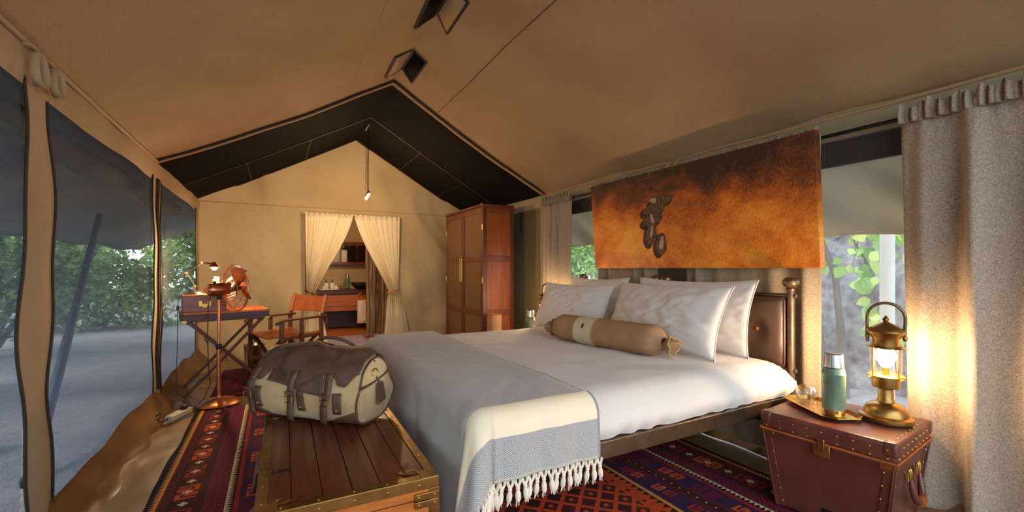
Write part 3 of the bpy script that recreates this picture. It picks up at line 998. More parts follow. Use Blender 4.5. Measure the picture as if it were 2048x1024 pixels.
# mattress under a white sheet (spans both frames)
def mattress():
    x0, x1 = BX0 - 0.0, BX1 - 0.02
    y0, y1 = BY[0] + 0.02, BY[2] - 0.02
    zb, zt = 0.481, 0.672
    m = MB()
    nu, nv = 110, 110
    def prof(t, w):        # inset of the top towards a rounded edge
        return t
    def top(u, v):
        # u,v in 0..1 -> rounded box shell from hem up over the top
        def side(q, lo, hi):
            r = 0.11; h = 0.09
            L = (hi - lo) + 2 * (h + 0.0)
            d = q * (L + 2 * 0.06) - 0.06
            # distance along: hem(h) | quarter | flat | quarter | hem
            if d < h:
                return lo, zb + max(d, 0.0), 0
            if d > L - h:
                return hi, zb + max(L - d, 0), 0
            e = d - h
            W = hi - lo
            return lo + e, None, min(e, W - e)
        X, zx, ex = side(u, x0, x1); Y, zy, ey = side(v, y0, y1)
        z = zt
        def rnd_edge(e):
            r = 0.13
            return 0 if e >= r else (1 - math.sqrt(max(0, 1 - (1 - e / r) ** 2)))
        z -= 0.10 * max(rnd_edge(ex), rnd_edge(ey))
        if zx is not None or zy is not None:
            z = min(z, min(q for q in (zx, zy) if q is not None))
        else:
            z += 0.006 * nz(X * 3, Y * 3) + 0.0035 * nz(X * 9, Y * 9, 2)
            z += 0.004 * nz(X * 1.5 + Y * 6, Y * 2 - X * 5, 9)
        low = max(0, min(1, (0.57 - z) / 0.08))
        puff = 0.007 * math.sin(X * 34 + 3 * math.sin(X * 9)) * low + 0.03 * math.sin(PI * max(0, min(1, (z - zb) / 0.13))) * (1 if min(ex, ey) < 0.06 else 0)
        if ey < 0.03: Y += (-1 if Y < (y0 + y1) / 2 else 1) * puff
        if ex < 0.03: X += (-1 if X < (x0 + x1) / 2 else 1) * puff * 0.5
        if z < zb + 0.02: z += 0.003 + 0.002 * math.sin(X * 41 + 2 * math.sin(X * 13))
        return (X, Y, z)
    m.grid(top, nu, nv)
    return m
mt = thing('mattress', 'wide white sheet-covered mattress across both bed frames', 'mattress', (0, 0, 0))
mattress().build('sheet', MT['cloth_white'], mt, smooth=180)
m = MB(); m.bx(BX0 + 0.03, BX1 - 0.05, BY[0] + 0.05, BY[2] - 0.05, 0.482, 0.62); m.build('core', MT['cloth_white'], mt, bevel=0.04)

# ------------------------------------------------------------------ blanket with tassels over the foot of the bed
def blanket_mat():
    n = N('woven_throw')
    uv = n.node('ShaderNodeUVMap').outputs[0]
    u, v, _ = n.sep(uv)
    M = n.m
    def cen(x, p): return M('ABSOLUTE', M('SUBTRACT', M('FRACT', M('DIVIDE', x, p)), 0.5))
    dia = M('FRACT', M('MULTIPLY', M('ADD', cen(u, 0.027), cen(v, 0.027)), 4.0))
    grey = S(128, 132, 138); cream = S(236, 216, 184); greyd = S(112, 116, 122)
    d = n.mix(M('GREATER_THAN', dia, 0.45), S(206, 198, 184), greyd)
    tw = M('FRACT', M('ADD', M('DIVIDE', u, 0.006), cen(v, 0.012)))
    body = n.mix(M('GREATER_THAN', tw, 0.5), S(200, 191, 178), S(164, 163, 162))
    c = body
    c = n.mix(M('LESS_THAN', v, 0.285), c, cream)
    c = n.mix(M('LESS_THAN', v, 0.158), c, d)
    c = n.mix(M('LESS_THAN', v, 0.012), c, S(186, 178, 162))
    c = n.mix(M('LESS_THAN', u, 0.012), c, S(132, 138, 146))
    n.bsdf(c, 0.93, 0, 0.15)
    n.p.inputs['Sheen Weight'].default_value = 0.15
    n.bump(n.noise(n.tc('Object', (1, 1, 1)), 420, 2), 0.3, 0.003)
    return n.mat
BL_X1 = 1.15      # edge of the throw on the bed top (towards the pillows)
NEAR = BY[0] - 0.016; FOOT = BX0 - 0.026
HEM = 0.215; DROP = 0.50
def blanket_pt(a, b):
    """a: metres from the head-side edge towards the foot and over; b: metres from the near hem"""
    dxm = a - (BL_X1 - FOOT)     # beyond the foot edge
    dym = HEM - b                # beyond the near edge
    zt = 0.688
    r = 0.075
    x = BL_X1 - a; y = NEAR - HEM + b + 0.0
    y = NEAR + (b - HEM)
    def over(d):       # (horizontal offset beyond edge, drop) rounding the edge
        if d <= -r: return d, 0.0
        s = d + r
        arc = r * PI / 2
        if s < arc:
            q = s / r
            return -r + r * math.sin(q), r * (1 - math.cos(q))
        return 0.0, r + (s - arc)
    ripple = 0.004 * nz(x * 4, b * 4) + 0.002 * nz(x * 14, b * 14)
    if dxm > -r and dym > -r:
        # corner: cloth hangs in a rounded cone
        ex = dxm + r; ey = dym + r
        rr = math.hypot(ex, ey); th = math.atan2(ey, ex)
        s, dz = over(rr - r)
        s += r
        fan = 0.30 * max(0.0, rr - 0.09) * math.sin(2 * th) + 0.012 * math.sin(th * 8) * min(1, max(0, rr - 0.1) / 0.2)
        cx, cy = FOOT + r, NEAR + r
        rad = s + fan
        return (cx - rad * math.cos(th), cy - rad * math.sin(th), zt - dz + ripple)
    if dxm > -r:
        s, dz = over(dxm)
        fold = 0.02 * math.sin(b * 7 + 0.5) * min(1, max(0, dz - 0.05) / 0.3) + 0.01 * nz(b * 5, dz * 3)
        return (FOOT - s - abs(fold) - 0.10 * max(0, dz - 0.05) * 0.5, y, zt - dz + ripple + (-0.02 * max(0, (y - 3.1) / 0.4)))
    if dym > -r:
        s, dz = over(dym)
        fold = 0.010 * math.sin(a * 19 + 1.0) * min(1, dz / 0.2)
        return (x, NEAR - s - 0.006 - abs(fold), zt - dz + ripple)
    sag = -0.006 * (1 - min(1, a / 0.05)) + 0.004 * nz(x * 3, y * 3, 4)
    return (x, y, zt + ripple + sag)
A_LEN = (BL_X1 - FOOT) + DROP
B_LEN = HEM + (BY[2] - NEAR) + 0.10
m = MB(); m.uv = []
NA, NB = 120, 190
def bl(u, v):
    a = u * A_LEN; b = v * B_LEN
    if b > HEM + (BY[2] - NEAR) - 0.01:
        d = b - (HEM + (BY[2] - NEAR) - 0.01)
        p = blanket_pt(a, b - d)
        q = (p[0], p[1] + 0.03 * min(1, d / 0.05), p[2] - d * 0.8)
    else:
        q = blanket_pt(a, b)
    m.uv.append((a, b))
    return q
m.grid(bl, NA, NB)
bt = thing('throw_blanket', 'grey woven throw with cream band and white tassels over the foot of the bed', 'blanket', (0, 0, 0))
th = m.build('cloth', blanket_mat(), bt, smooth=180, thick=0.006)
MT['tassel'] = mat_plain('cream_yarn', S(232, 220, 198), S(214, 200, 176), 40, 0.95, 0, 0.6, 260, (1, 1, 0.1))
rnd = random.Random(3)
tl = []
for k in range(4):
    mm = MB()
    lean = (rnd.uniform(-0.012, 0.012), rnd.uniform(-0.006, 0.006))
    for sgn in (-1, 1):
        mm.tube([(sgn * 0.011, 0, 0.002), (sgn * 0.008, 0, -0.012), (lean[0] * 0.3, 0, -0.026)], [0.006, 0.0055, 0.006], 6)
    mm.ball((lean[0] * 0.35, 0, -0.03), (0.009, 0.008, 0.008), 8, 5)
    mm.tube([(lean[0] * 0.35, 0, -0.034), (lean[0] * 0.6, lean[1] * 0.5, -0.05), (lean[0] * 0.9, lean[1], -0.068), (lean[0], lean[1], -0.076)], [0.006, 0.011, 0.0105, 0.006], 7)
    for j in range(5):
        mm.tube([(lean[0] * 0.8 + rnd.uniform(-.006, .006), lean[1] + rnd.uniform(-.004, .004), -0.06), (lean[0] + rnd.uniform(-.010, .010), lean[1] + rnd.uniform(-.006, .006), -0.086 - rnd.uniform(0, 0.008))], [0.003, 0.0012], 4)
    tl.append(mm)
protos = []
NT = 30
for i in range(NT):
    a = 0.008 + (A_LEN * 0.80) * i / (NT - 1)
    p = blanket_pt(a, 0.0); p2 = blanket_pt(a + 0.02, 0.0)
    if i < 4:
        o = tl[i].build('tassel', MT['tassel'], bt); protos.append(o)
    else:
        o = protos[i % 4].copy(); COL.objects.link(o); o.parent = bt
    o.location = (p[0], p[1] - 0.006, p[2])
    d = Vector(p2) - Vector(p)
    o.rotation_euler = (0, 0, math.atan2(d.y, d.x) + rnd.uniform(-0.2, 0.2))

# ------------------------------------------------------------------ pillows, bolster
def pillow(name, label, c, W, H, T, rz, tilt, seed, mat='cloth_white'):
    m = MB()
    def fn(u, v, sg):
        a = 2 * u - 1; b = 2 * v - 1
        x = a * W / 2 * (1 - 0.07 * (1 - b * b)) ; y = b * H / 2 * (1 - 0.10 * (1 - a * a))
        ed = max(0.0, (1 - abs(a) ** 2.6)) ** 0.55 * max(0.0, (1 - abs(b) ** 2.6)) ** 0.55
        wr = 0.012 * nz(a * 3.1, b * 3.1, seed) + 0.008 * nz(a * 7 + b * 4, b * 6, seed + 3) + 0.014 * abs(nz(a * 5 - b * 3.2, b * 2 + a, seed + 6)) + 0.010 * abs(nz(a * 2.2 + b * 6.5, b * 2.4 - a * 1.5, seed + 8)) * (0.4 + abs(a))
        crown = 1 + 0.15 * (-b)
        z = sg * (T / 2 * ed * crown + wr * (0.25 + ed) * (1 if sg > 0 else 0.5) * min(1, ed * 5)) + 0.01 * math.sin(a * 3 + seed) * (1 - ed) * 0.6
        return (x, y, z)
    m.grid(lambda u, v: fn(u, v, 1), 56, 36); m.grid(lambda u, v: fn(u, v, -1), 56, 36)
    bmesh_merge(m)
    t = thing(name, label, 'pillow', c, rz, 'white pillows against the headboards')
    o = m.build('pillowcase', MT[mat], t, smooth=180)
    o.rotation_euler = (R(tilt), 0, 0)
    pts = [fn(i / 24, 0, 1) for i in range(24)] + [fn(1, i / 16, 1) for i in range(16)] + [fn(1 - i / 24, 1, 1) for i in range(24)] + [fn(0, 1 - i / 16, 1) for i in range(16)]
    e = MB(); e.tube(pts, 0.0035, 5, closed=True); e = e.build('seam', MT[mat], o)
    return t
def bmesh_merge(m):
    d = {}; idx = []; nv = []
    for v in m.v:
        k = (round(v[0], 4), round(v[1], 4), round(v[2], 4))
        if k not in d: d[k] = len(nv); nv.append(v)
        idx.append(d[k])
    nf = []
    for f in m.f:
        g = []
        for i in f:
            j = idx[i]
            if j not in g: g.append(j)
        if len(g) > 2: nf.append(g)
    m.v = nv; m.f = nf
# local pillow: W along x, H along y, face +z; stand it up (tilt) and turn it to face -x
pillow('bed_pillow', 'plump white pillow behind the bolster tie, in front of another pillow', (2.285, 2.10, 0.884), 0.98, 0.46, 0.19, R(-90 - 2), 68, 1.0)
pillow('bed_pillow', 'white pillow wedged against the headboard beside the brass lantern', (2.475, 2.04, 0.898), 0.95, 0.47, 0.11, R(-90), 78, 4.0)
pillow('bed_pillow', 'white pillow behind the bolster band on the wardrobe side', (2.225, 3.03, 0.872), 0.80, 0.44, 0.18, R(-90 + 10), 66, 7.0)
pillow('bed_pillow', 'white pillow mostly hidden against the wardrobe side headboard', (2.47, 3.02, 0.897), 0.80, 0.46, 0.11, R(-90), 80, 11.0)

def bolster():
    t = thing('bolster_cushion', 'tan suede bolster with embroidered cream band and tied ends on the bed', 'cushion', (1.945, 2.275, 0.763), math.atan2(-1.0, 0.15))
    r = 0.098; L = 0.88
    def ring(prof, nseg=48, pl=0.0, ph=0):
        m = MB(); vs = []; fs = []
        for (x, rr) in prof:
            for j in range(nseg):
                q = 2 * PI * j / nseg
                plr = rr * (1 + pl * math.sin(q * 13 + ph) * max(0, min(1, (abs(x) - L / 2 + 0.10) / 0.10)))
                plr += 0.002 * nz(x * 9, math.cos(q) * 2, math.sin(q) * 2)
                sag = 0.93 if math.sin(q) < -0.6 else 1
                vs.append((x, plr * math.cos(q), plr * math.sin(q) * sag))
        for i in range(len(prof) - 1):
            for j in range(nseg):
                fs.append((i * nseg + j, i * nseg + (j + 1) % nseg, (i + 1) * nseg + (j + 1) % nseg, (i + 1) * nseg + j))
        m.add(vs, fs)
        return m
    def end(x): 
        d = max(0, abs(x) - (L / 2 - 0.075)) / 0.10
        return r * math.sqrt(max(0.045, 1 - d * d)) if d < 1 else r * 0.22
    bandc = -0.115; bw = 0.085
    ring([(x / 100 * (bandc - bw + L / 2 + 0.02) - L / 2 - 0.02, end(x / 100 * (bandc - bw + L / 2 + 0.02) - L / 2 - 0.02)) for x in range(0, 101, 4)], pl=0.05).build('suede_cover', MT['suede'], t, smooth=180)
    xs = bandc + bw; xe = L / 2 + 0.02
    ring([(xs + (xe - xs) * i / 30, end(xs + (xe - xs) * i / 30)) for i in range(31)], pl=0.06).build('suede_cover', MT['suede'], t, smooth=180)
    n = N('embroidered_band')
    v = n.tc('Object')
    sx, sy, sz = n.sep(v)
    ang = n.m('MULTIPLY', n.m('ARCTAN2', sz, sy), r)
    # motif faces the foot of the bed and up
    dx = n.m('SUBTRACT', sx, bandc); da = n.m('SUBTRACT', ang, MOT * r)
    d1 = n.m('ADD', n.m('ABSOLUTE', dx), n.m('MULTIPLY', n.m('ABSOLUTE', da), 0.85))
    dots = n.m('LESS_THAN', n.voro(v, 120), 0.40)
    ringm = n.m('MULTIPLY', n.m('LESS_THAN', d1, 0.052), n.m('GREATER_THAN', d1, 0.020))
    c = n.mix(n.m('MULTIPLY', dots, ringm), S(200, 186, 158), S(204, 156, 58))
    far = n.m('MULTIPLY', n.m('LESS_THAN', d1, 0.078), n.m('GREATER_THAN', d1, 0.064))
    c = n.mix(n.m('MULTIPLY', far, n.m('LESS_THAN', n.voro(v, 90), 0.22)), c, S(120, 116, 100))
    inner = n.m('MULTIPLY', n.m('LESS_THAN', n.m('ABSOLUTE', dx), 0.009), n.m('LESS_THAN', n.m('ABSOLUTE', da), 0.017))
    c = n.mix(inner, c, S(58, 36, 18))
    n.bsdf(c, 0.85, 0, 0.2); n.bump(n.noise(v, 300, 2), 0.2, 0.003)
    ring([(bandc - bw + 2 * bw * i / 10, r * 1.008) for i in range(11)]).build('embroidered_band', n.mat, t, smooth=180, label='cream band with gold embroidered motif')
    for x in (bandc - bw, bandc + bw):
        m = MB(); m.tube([(x, r * 1.01 * math.cos(q * 2 * PI / 40), r * 1.0 * math.sin(q * 2 * PI / 40) * (0.93 if math.sin(q * 2 * PI / 40) < -0.6 else 1)) for q in range(40)], 0.004, 6, closed=True); m.build('piping', MT['suede'], t)
    # gathered frills beyond the ties
    for sg in (1, -1):
        m = MB()
        def fr(u, v):
            q = 2 * PI * u
            x = sg * (L / 2 + 0.015 + 0.07 * v)
            rr = 0.02 + 0.042 * v + 0.013 * v * math.sin(q * 3 + sg) + 0.006 * v * math.sin(q * 7)
            return (x, rr * math.cos(q) * 1.0, rr * math.sin(q) * 0.85 - 0.012)
        m.grid(fr, 60, 8, cu=True)
        f = m.build('gathered_frill', MT['suede'], t, smooth=180, thick=0.004)
        e = MB(); e.tube([fr(i / 60, 1) for i in range(60)], 0.0035, 5, closed=True); e.build('hem_edge', MT['old_brass'] if False else MT['tan_tape'], f)
        m = MB(); m.tube([(sg * (L / 2 + 0.012), 0.026 * math.cos(q * 2 * PI / 20), 0.026 * math.sin(q * 2 * PI / 20)) for q in range(20)], 0.006, 6, closed=True); m.build('tie_cord', MT['leather_dark'], t)
    m = MB(); m.tube([(-L / 2 - 0.02, 0.0, 0.0), (-L / 2 - 0.07, -0.03, 0.02), (-L / 2 - 0.10, -0.02, -0.03), (-L / 2 - 0.07, 0.0, -0.07), (-L / 2 - 0.03, -0.01, -0.075)], 0.0045, 6); m.build('tie_cord', MT['leather_dark'], t)
    return t
MOT = PI - 0.5
bolster()

# ------------------------------------------------------------------ leather trunk night stands and what stands on them
def leather_stand(label, loc, rz):
    t = thing('leather_trunk', label, 'trunk', loc, rz, 'chestnut leather trunks used as night stands')
    H, LID = 0.48, 0.085
    wx, wy = 0.51, 0.53         # top size (x deep, y long)
    bx_, by_ = 0.40, 0.41       # bottom size
    def quadring(z, d=0.0):
        k = z / (H - LID)
        k = min(k, 1)
        x = (bx_ + (wx - 0.02 - bx_) * k) / 2 + d; y = (by_ + (wy - 0.02 - by_) * k) / 2 + d
        return [(-x, -y, z), (x, -y, z), (x, y, z), (-x, y, z)]
    m = MB()
    a = quadring(0.018); b = quadring(H - LID)
    m.add(a + b, [(3, 2, 1, 0), (4, 5, 6, 7), (0, 1, 5, 4), (1, 2, 6, 5), (2, 3, 7, 6), (3, 0, 4, 7)])
    m.build('body', MT['leather_brown'], t, bevel=0.012, seg=3)
    m = MB(); m.bx(-wx / 2, wx / 2, -wy / 2, wy / 2, H - LID + 0.003, H); lid = m.build('lid', MT['leather_brown'], t, bevel=0.014, seg=3)
    m = MB()
    z = H - LID + 0.003
    for p0, p1 in (((-1, -1), (-1, 1)), ((-1, 1), (1, 1)), ((1, 1), (1, -1)), ((1, -1), (-1, -1))):
        m.tube([(p0[0] * wx / 2, p0[1] * wy / 2, z), (p1[0] * wx / 2, p1[1] * wy / 2, z)], 0.006, 6)
    m.build('lid_piping', MT['leather_tan'], lid)
    # corner strips down the four edges
    for i in range(4):
        p0 = Vector(quadring(0.02)[i]); p1 = Vector(quadring(H - LID)[i])
        for ax in (0, 1):
            d = Vector((-math.copysign(0.022, p0.x), 0, 0)) if ax == 0 else Vector((0, -math.copysign(0.022, p0.y), 0))
            o = Vector((0, math.copysign(0.001, p0.y), 0)) if ax == 0 else Vector((math.copysign(0.001, p0.x), 0, 0))
            m = MB(); m.bar(p0 + d * 0.5 + o, p1 + d * 0.5 + o, 0.044 if ax == 0 else 0.006, 0.006 if ax == 0 else 0.044, up=(0, 1, 0) if ax == 0 else (0, 1, 0))
            m.build('corner_strip', MT['leather_brown'], t, bevel=0.002)
        # brass corner at the lid line and leather cap on the lid corner
        q = quadring(H - LID - 0.01)[i]
        m = MB(); sx, sy = math.copysign(1, q[0]), math.copysign(1, q[1])
        m.bx(min(q[0] - sx * 0.05, q[0] + sx * 0.006), max(q[0] - sx * 0.05, q[0] + sx * 0.006), min(q[1] - sy * 0.004, q[1] + sy * 0.006), max(q[1] - sy * 0.004, q[1] + sy * 0.006), q[2] - 0.022, q[2] + 0.012)
        m.bx(min(q[0] - sx * 0.004, q[0] + sx * 0.006), max(q[0] - sx * 0.004, q[0] + sx * 0.006), min(q[1] - sy * 0.05, q[1] + sy * 0.006), max(q[1] - sy * 0.05, q[1] + sy * 0.006), q[2] - 0.022, q[2] + 0.012)
        m.build('corner_plate', MT['old_brass'], t, bevel=0.003)
        m = MB(); m.bx(min(sx * (wx / 2 - 0.05), sx * (wx / 2 + 0.003)), max(sx * (wx / 2 - 0.05), sx * (wx / 2 + 0.003)), min(sy * (wy / 2 - 0.05), sy * (wy / 2 + 0.003)), max(sy * (wy / 2 - 0.05), sy * (wy / 2 + 0.003)), H - 0.06, H + 0.003)
        m.build('corner_cap', MT['leather_brown'], lid, bevel=0.012, seg=3)
    # brass studs: too small to pick apart
    m = MB()
    def stud(p): m.ball(p, 0.0042, 8, 4)
    for i in range(9):
        y = -wy / 2 + 0.03 + (wy - 0.06) * i / 8
        for sx in (-1, 1):
            stud((sx * wx / 2, y, H - 0.03)); stud((sx * wx / 2, y, H - LID + 0.02))
        x = -wx / 2 + 0.03 + (wx - 0.06) * i / 8
        for sy in (-1, 1):
            stud((x, sy * wy / 2, H - 0.03)); stud((x, sy * (wy / 2 - 0.02), H + 0.001)); stud((x, sy * wy / 2, H - LID + 0.02))
    for i in range(6):
        z = 0.05 + 0.30 * i / 5
        for c in quadring(z):
            stud((c[0] - math.copysign(0.03, c[0]), c[1] + math.copysign(0.003, c[1]), z)); stud((c[0] + math.copysign(0.003, c[0]), c[1] - math.copysign(0.03, c[1]), z))
    m.build('studs', MT['brass'], t, kind='stuff')
    # latch on the front (-x) face
    fx = -wx / 2
    m = MB(); m.bx(fx - 0.008, fx, -0.035, 0.035, H - LID - 0.055, H - LID + 0.002); m.build('lock_plate', MT['old_brass'], t, bevel=0.003)
    m = MB(); m.bx(fx - 0.014, fx - 0.004, -0.016, 0.016, H - LID - 0.025, H - LID + 0.03); m.build('hasp', MT['old_brass'], t, bevel=0.004)
    # small maker's plate low on the front
    m = MB(); z = 0.075; k = -(bx_ + (wx - 0.02 - bx_) * z / (H - LID)) / 2
    m.box((k - 0.003, -0.01, z), (0.006, 0.05, 0.03), (0, R(-8), 0)); m.build('maker_plate', MT['iron'], t, bevel=0.002, label='small dark plate')
    # handles at both ends
    for sy in (-1, 1):
        y = sy * (by_ / 2 + (wy - 0.02 - by_) / 2 * 0.72)
        m = MB()
        pts = []
        for i in range(17):
            q = PI * i / 16
            pts.append((0.062 * math.cos(q), y + sy * (0.022 + 0.018 * math.sin(q)), 0.285 - 0.105 * math.sin(q) ** 0.7))
        m.tube(pts, [0.007 + 0.009 * math.sin(PI * i / 16) ** 0.5 for i in range(17)], 10); h = m.build('handle', MT['leather_brown'], t)
        for i in range(6, 11):
            p = pts[i]; w = MB(); tdir = Vector(pts[i + 1]) - Vector(pts[i - 1])
            w.tube([Vector(p) - tdir.normalized() * 0.003, Vector(p) + tdir.normalized() * 0.003], 0.0178, 10); w.build('wrap_ring', MT['leather_tan'], h)
        for sx in (-1, 1):
            m = MB(); m.box((sx * 0.062, y + sy * 0.004, 0.325), (0.036, 0.008, 0.075), (R(8 * sy), 0, 0)); m.build('handle_tab', MT['leather_dark'], t, bevel=0.004)
            for dx in (-0.010, 0.010):
                m = MB(); m.tube([(sx * 0.062 + dx, y + sy * 0.018 + 0.004 * sy * math.sin(i * PI / 8), 0.305 + 0.024 * math.cos(i * PI / 8)) for i in range(16)], 0.0032, 6, closed=True); m.build('ring', MT['brass'], t)
    return t
NS1 = (2.425, 1.085, 0.008); NS1R = R(6)
leather_stand('chestnut leather trunk with brass corners carrying the tray and lit lantern in plain view', NS1, NS1R)
NS2 = (2.40, 3.88, 0.008)
leather_stand('chestnut leather trunk hidden beyond the bed on the wardrobe side', NS2, R(0))

def lantern(label, loc, rz, energy):
    t = thing('lantern_lamp', label, 'lamp', loc, rz, 'brass bedside lanterns')
    m = MB()
    m.lathe([(0.0, 0.0), (0.098, 0.0), (0.1, 0.004), (0.1, 0.02), (0.094, 0.025), (0.084, 0.028), (0.083, 0.04), (0.074, 0.062), (0.054, 0.078), (0.033, 0.084), (0.033, 0.094), (0.029, 0.10), (0.029, 0.145), (0.034, 0.15), (0.05, 0.153), (0.052, 0.16), (0.052, 0.20), (0.0, 0.20)], 40)
    m.build('base', MT['old_brass'], t, smooth=35)
    m = MB(); m.lathe([(0.0, 0.20), (0.066, 0.20), (0.07, 0.203), (0.07, 0.208), (0.066, 0.211), (0.0, 0.211)], 32); m.build('gallery', MT['brass'], t)
    m = MB(); m.lathe([(0.058, 0.212), (0.058, 0.338)], 32, cap=False); m.build('glass_chimney', MT['glass'], t)
    m = MB()
    m.lathe([(0.0, 0.338), (0.072, 0.338), (0.074, 0.342), (0.05, 0.348), (0.05, 0.378), (0.056, 0.39), (0.066, 0.402), (0.072, 0.412), (0.07, 0.418), (0.05, 0.436), (0.02, 0.452), (0.014, 0.456), (0.0, 0.456)], 36)
    m.build('hood', MT['old_brass'], t, smooth=35)
    m = MB(); m.lathe([(0.0, 0.452), (0.013, 0.454), (0.009, 0.46), (0.013, 0.466), (0.011, 0.474), (0.006, 0.478), (0.007, 0.482), (0.0, 0.487)], 16); m.build('finial', MT['old_brass'], t)
    for i in range(4):
        q = PI / 4 + i * PI / 2
        x, y = 0.064 * math.cos(q), 0.064 * math.sin(q)
        m = MB(); m.cyl((x, y, 0.208), (x, y, 0.342), 0.0028, n=8); c = m.build('cage_rod', MT['brass'], t)
        m = MB(); m.ball((x * 1.05, y * 1.05, 0.347), (0.01, 0.01, 0.005), 8, 5); m.build('wing_nut', MT['old_brass'], c)
        m = MB(); m.bar((x * 0.9, y * 0.9, 0.205), (x * 1.35, y * 1.35, 0.201), 0.014, 0.005); m.build('cage_foot', MT['brass'], c)
    m = MB()
    pts = [(0, 0.066, 0.36), (0, 0.068, 0.40), (0, 0.068, 0.46)] + [(0, 0.068 * math.cos(PI * i / 16), 0.475 + 0.07 * math.sin(PI * i / 16)) for i in range(17)] + [(0, -0.068, 0.46), (0, -0.066, 0.40)]
    m.tube(pts, 0.0068, 10); h = m.build('handle', MT['bronze'], t)
    for s in (-1, 1):
        m = MB(); m.ball((0, s * 0.067, 0.385), (0.01, 0.01, 0.014), 10, 6); m.build('pivot', MT['old_brass'], h)
    m = MB(); m.lathe([(0.0, 0.211), (0.013, 0.211), (0.013, 0.24), (0.016, 0.243), (0.012, 0.25), (0.0, 0.25)], 16); m.build('socket', MT['old_brass'], t)
    m = MB(); m.ball((0, 0, 0.283), (0.029, 0.029, 0.042), 14, 10); m.build('bulb', MT['bulb'], t)
    point_light('lantern_light', (0, 0, 0.283), energy, WARM, 0.052, t)
    return t
LAMP_W = 60
lantern('lit brass lantern lamp with arched handle on the leather trunk by the near window', (2.505, 0.948, 0.494), R(20), LAMP_W)
lantern('lit brass lantern lamp half hidden behind the pillows on the wardrobe side', (2.47, 3.80, 0.494), R(0), LAMP_W)

# brass tray, octagonal
t = thing('brass_tray', 'shiny octagonal brass tray on the leather trunk', 'tray', (2.408, 1.175, 0.493), R(-30))
m = MB()
def octo(w, l, c): return [(-w + c, -l), (w - c, -l), (w, -l + c), (w, l - c), (w - c, l), (-w + c, l), (-w, l - c), (-w, -l + c)]
o1 = octo(0.075, 0.17, 0.035); o2 = octo(0.094, 0.19, 0.042)
m.prism(o1, 0.0, 0.003)
base = m.build('tray_base', MT['brass'], t)
m = MB()
vs = [(x, y, 0.002) for x, y in o1] + [(x, y, 0.016) for x, y in o2]
m.add(vs, [(i, (i + 1) % 8, 8 + (i + 1) % 8, 8 + i) for i in range(8)])
m.build('tray_rim', MT['brass'], t, thick=0.003, smooth=0)
TRAY_Z = 0.4975
def tumbler(label, loc, s=1.0):
    t = thing('glass_tumbler', label, 'glass', loc)
    m = MB()
    m.lathe([(0.036 * s, 0.0), (0.039 * s, 0.02 * s), (0.040 * s, 0.045 * s), (0.036 * s, 0.062 * s), (0.024 * s, 0.07 * s), (0.0, 0.071 * s)], 28, cap=False)
    m.lathe([(0.034 * s, 0.0), (0.037 * s, 0.02 * s), (0.038 * s, 0.045 * s), (0.034 * s, 0.058 * s), (0.022 * s, 0.062 * s), (0.0, 0.063 * s)], 28, cap=False)
    m.build('bowl', MT['glass'], t, smooth=180)
    m = MB(); m.tube([(0.036 * s * math.cos(q * PI / 14), 0.036 * s * math.sin(q * PI / 14), 0.002) for q in range(28)], 0.0022 * s, 6, closed=True); m.build('rim', MT['glass'], t)
    return t
tumbler('upturned clear glass tumbler on the brass tray', (2.468, 1.275, TRAY_Z), 1.2)

MT['thermos_green'] = mat_plain('hammered_green_enamel', S(104, 128, 104), S(92, 116, 94), 30, 0.38, 0.25, 0.12, 160)
def thermos(label, loc, rz=0.0):
    t = thing('thermos_flask', label, 'flask', loc, rz, 'green vacuum flasks')
    t.scale = (0.98, 0.98, 1.16)
    m = MB(); m.lathe([(0.0, 0.0), (0.046, 0.0), (0.048, 0.003), (0.048, 0.028), (0.0, 0.028)], 32); m.build('steel_foot', MT['chrome'], t)
    m = MB(); m.lathe([(0.0, 0.028), (0.0485, 0.028), (0.0485, 0.165), (0.0495, 0.168), (0.0495, 0.172), (0.047, 0.175), (0.045, 0.186), (0.042, 0.195), (0.0, 0.195)], 36); m.build('body', MT['thermos_green'], t, smooth=35)
    m = MB(); m.lathe([(0.0, 0.196), (0.040, 0.196), (0.042, 0.199), (0.0385, 0.252), (0.035, 0.256), (0.0, 0.257)], 32); m.build('cup_lid', MT['chrome'], t, smooth=35)
    # dark lettering curved on the body
    tx = bpy.data.curves.new('lettering', 'FONT'); tx.body = 'STANLEY'; tx.size = 0.0125; tx.align_x = 'CENTER'; tx.extrude = 0.0
    tmp = bpy.data.objects.new('tmp_text', tx); COL.objects.link(tmp)
    dg = bpy.context.evaluated_depsgraph_get(); dg.update()
    me = bpy.data.meshes.new_from_object(tmp.evaluated_get(dg))
    bpy.data.objects.remove(tmp)
    mm = MB(); rr = 0.0491
    vs = [(-rr * math.cos(-v.co.x / rr + 0.55), -rr * math.sin(-v.co.x / rr + 0.55) * -1, 0.132 + v.co.y) for v in me.vertices]
    mm.add(vs, [list(p.vertices) for p in me.polygons])
    mm.build('lettering', MT['black'], t, smooth=0, recalc=False)
    # small emblem over the lettering
    e = MB(); e.add([(-rr * math.cos(0.55 + a / rr), rr * math.sin(0.55 + a / rr), 0.15 + b) for a, b in ((-0.006, 0), (0.006, 0), (0.004, 0.006), (0, 0.009), (-0.004, 0.006))], [(0, 1, 2, 3, 4)])
    e.build('emblem', MT['black'], t, smooth=0, recalc=False)
    return t
thermos('green enamel vacuum flask with steel cup on the brass tray', (2.358, 1.095, TRAY_Z), R(0))
thermos('green vacuum flask with steel cup beyond the bed beside the wardrobe', (2.215, 3.69, 0.493))
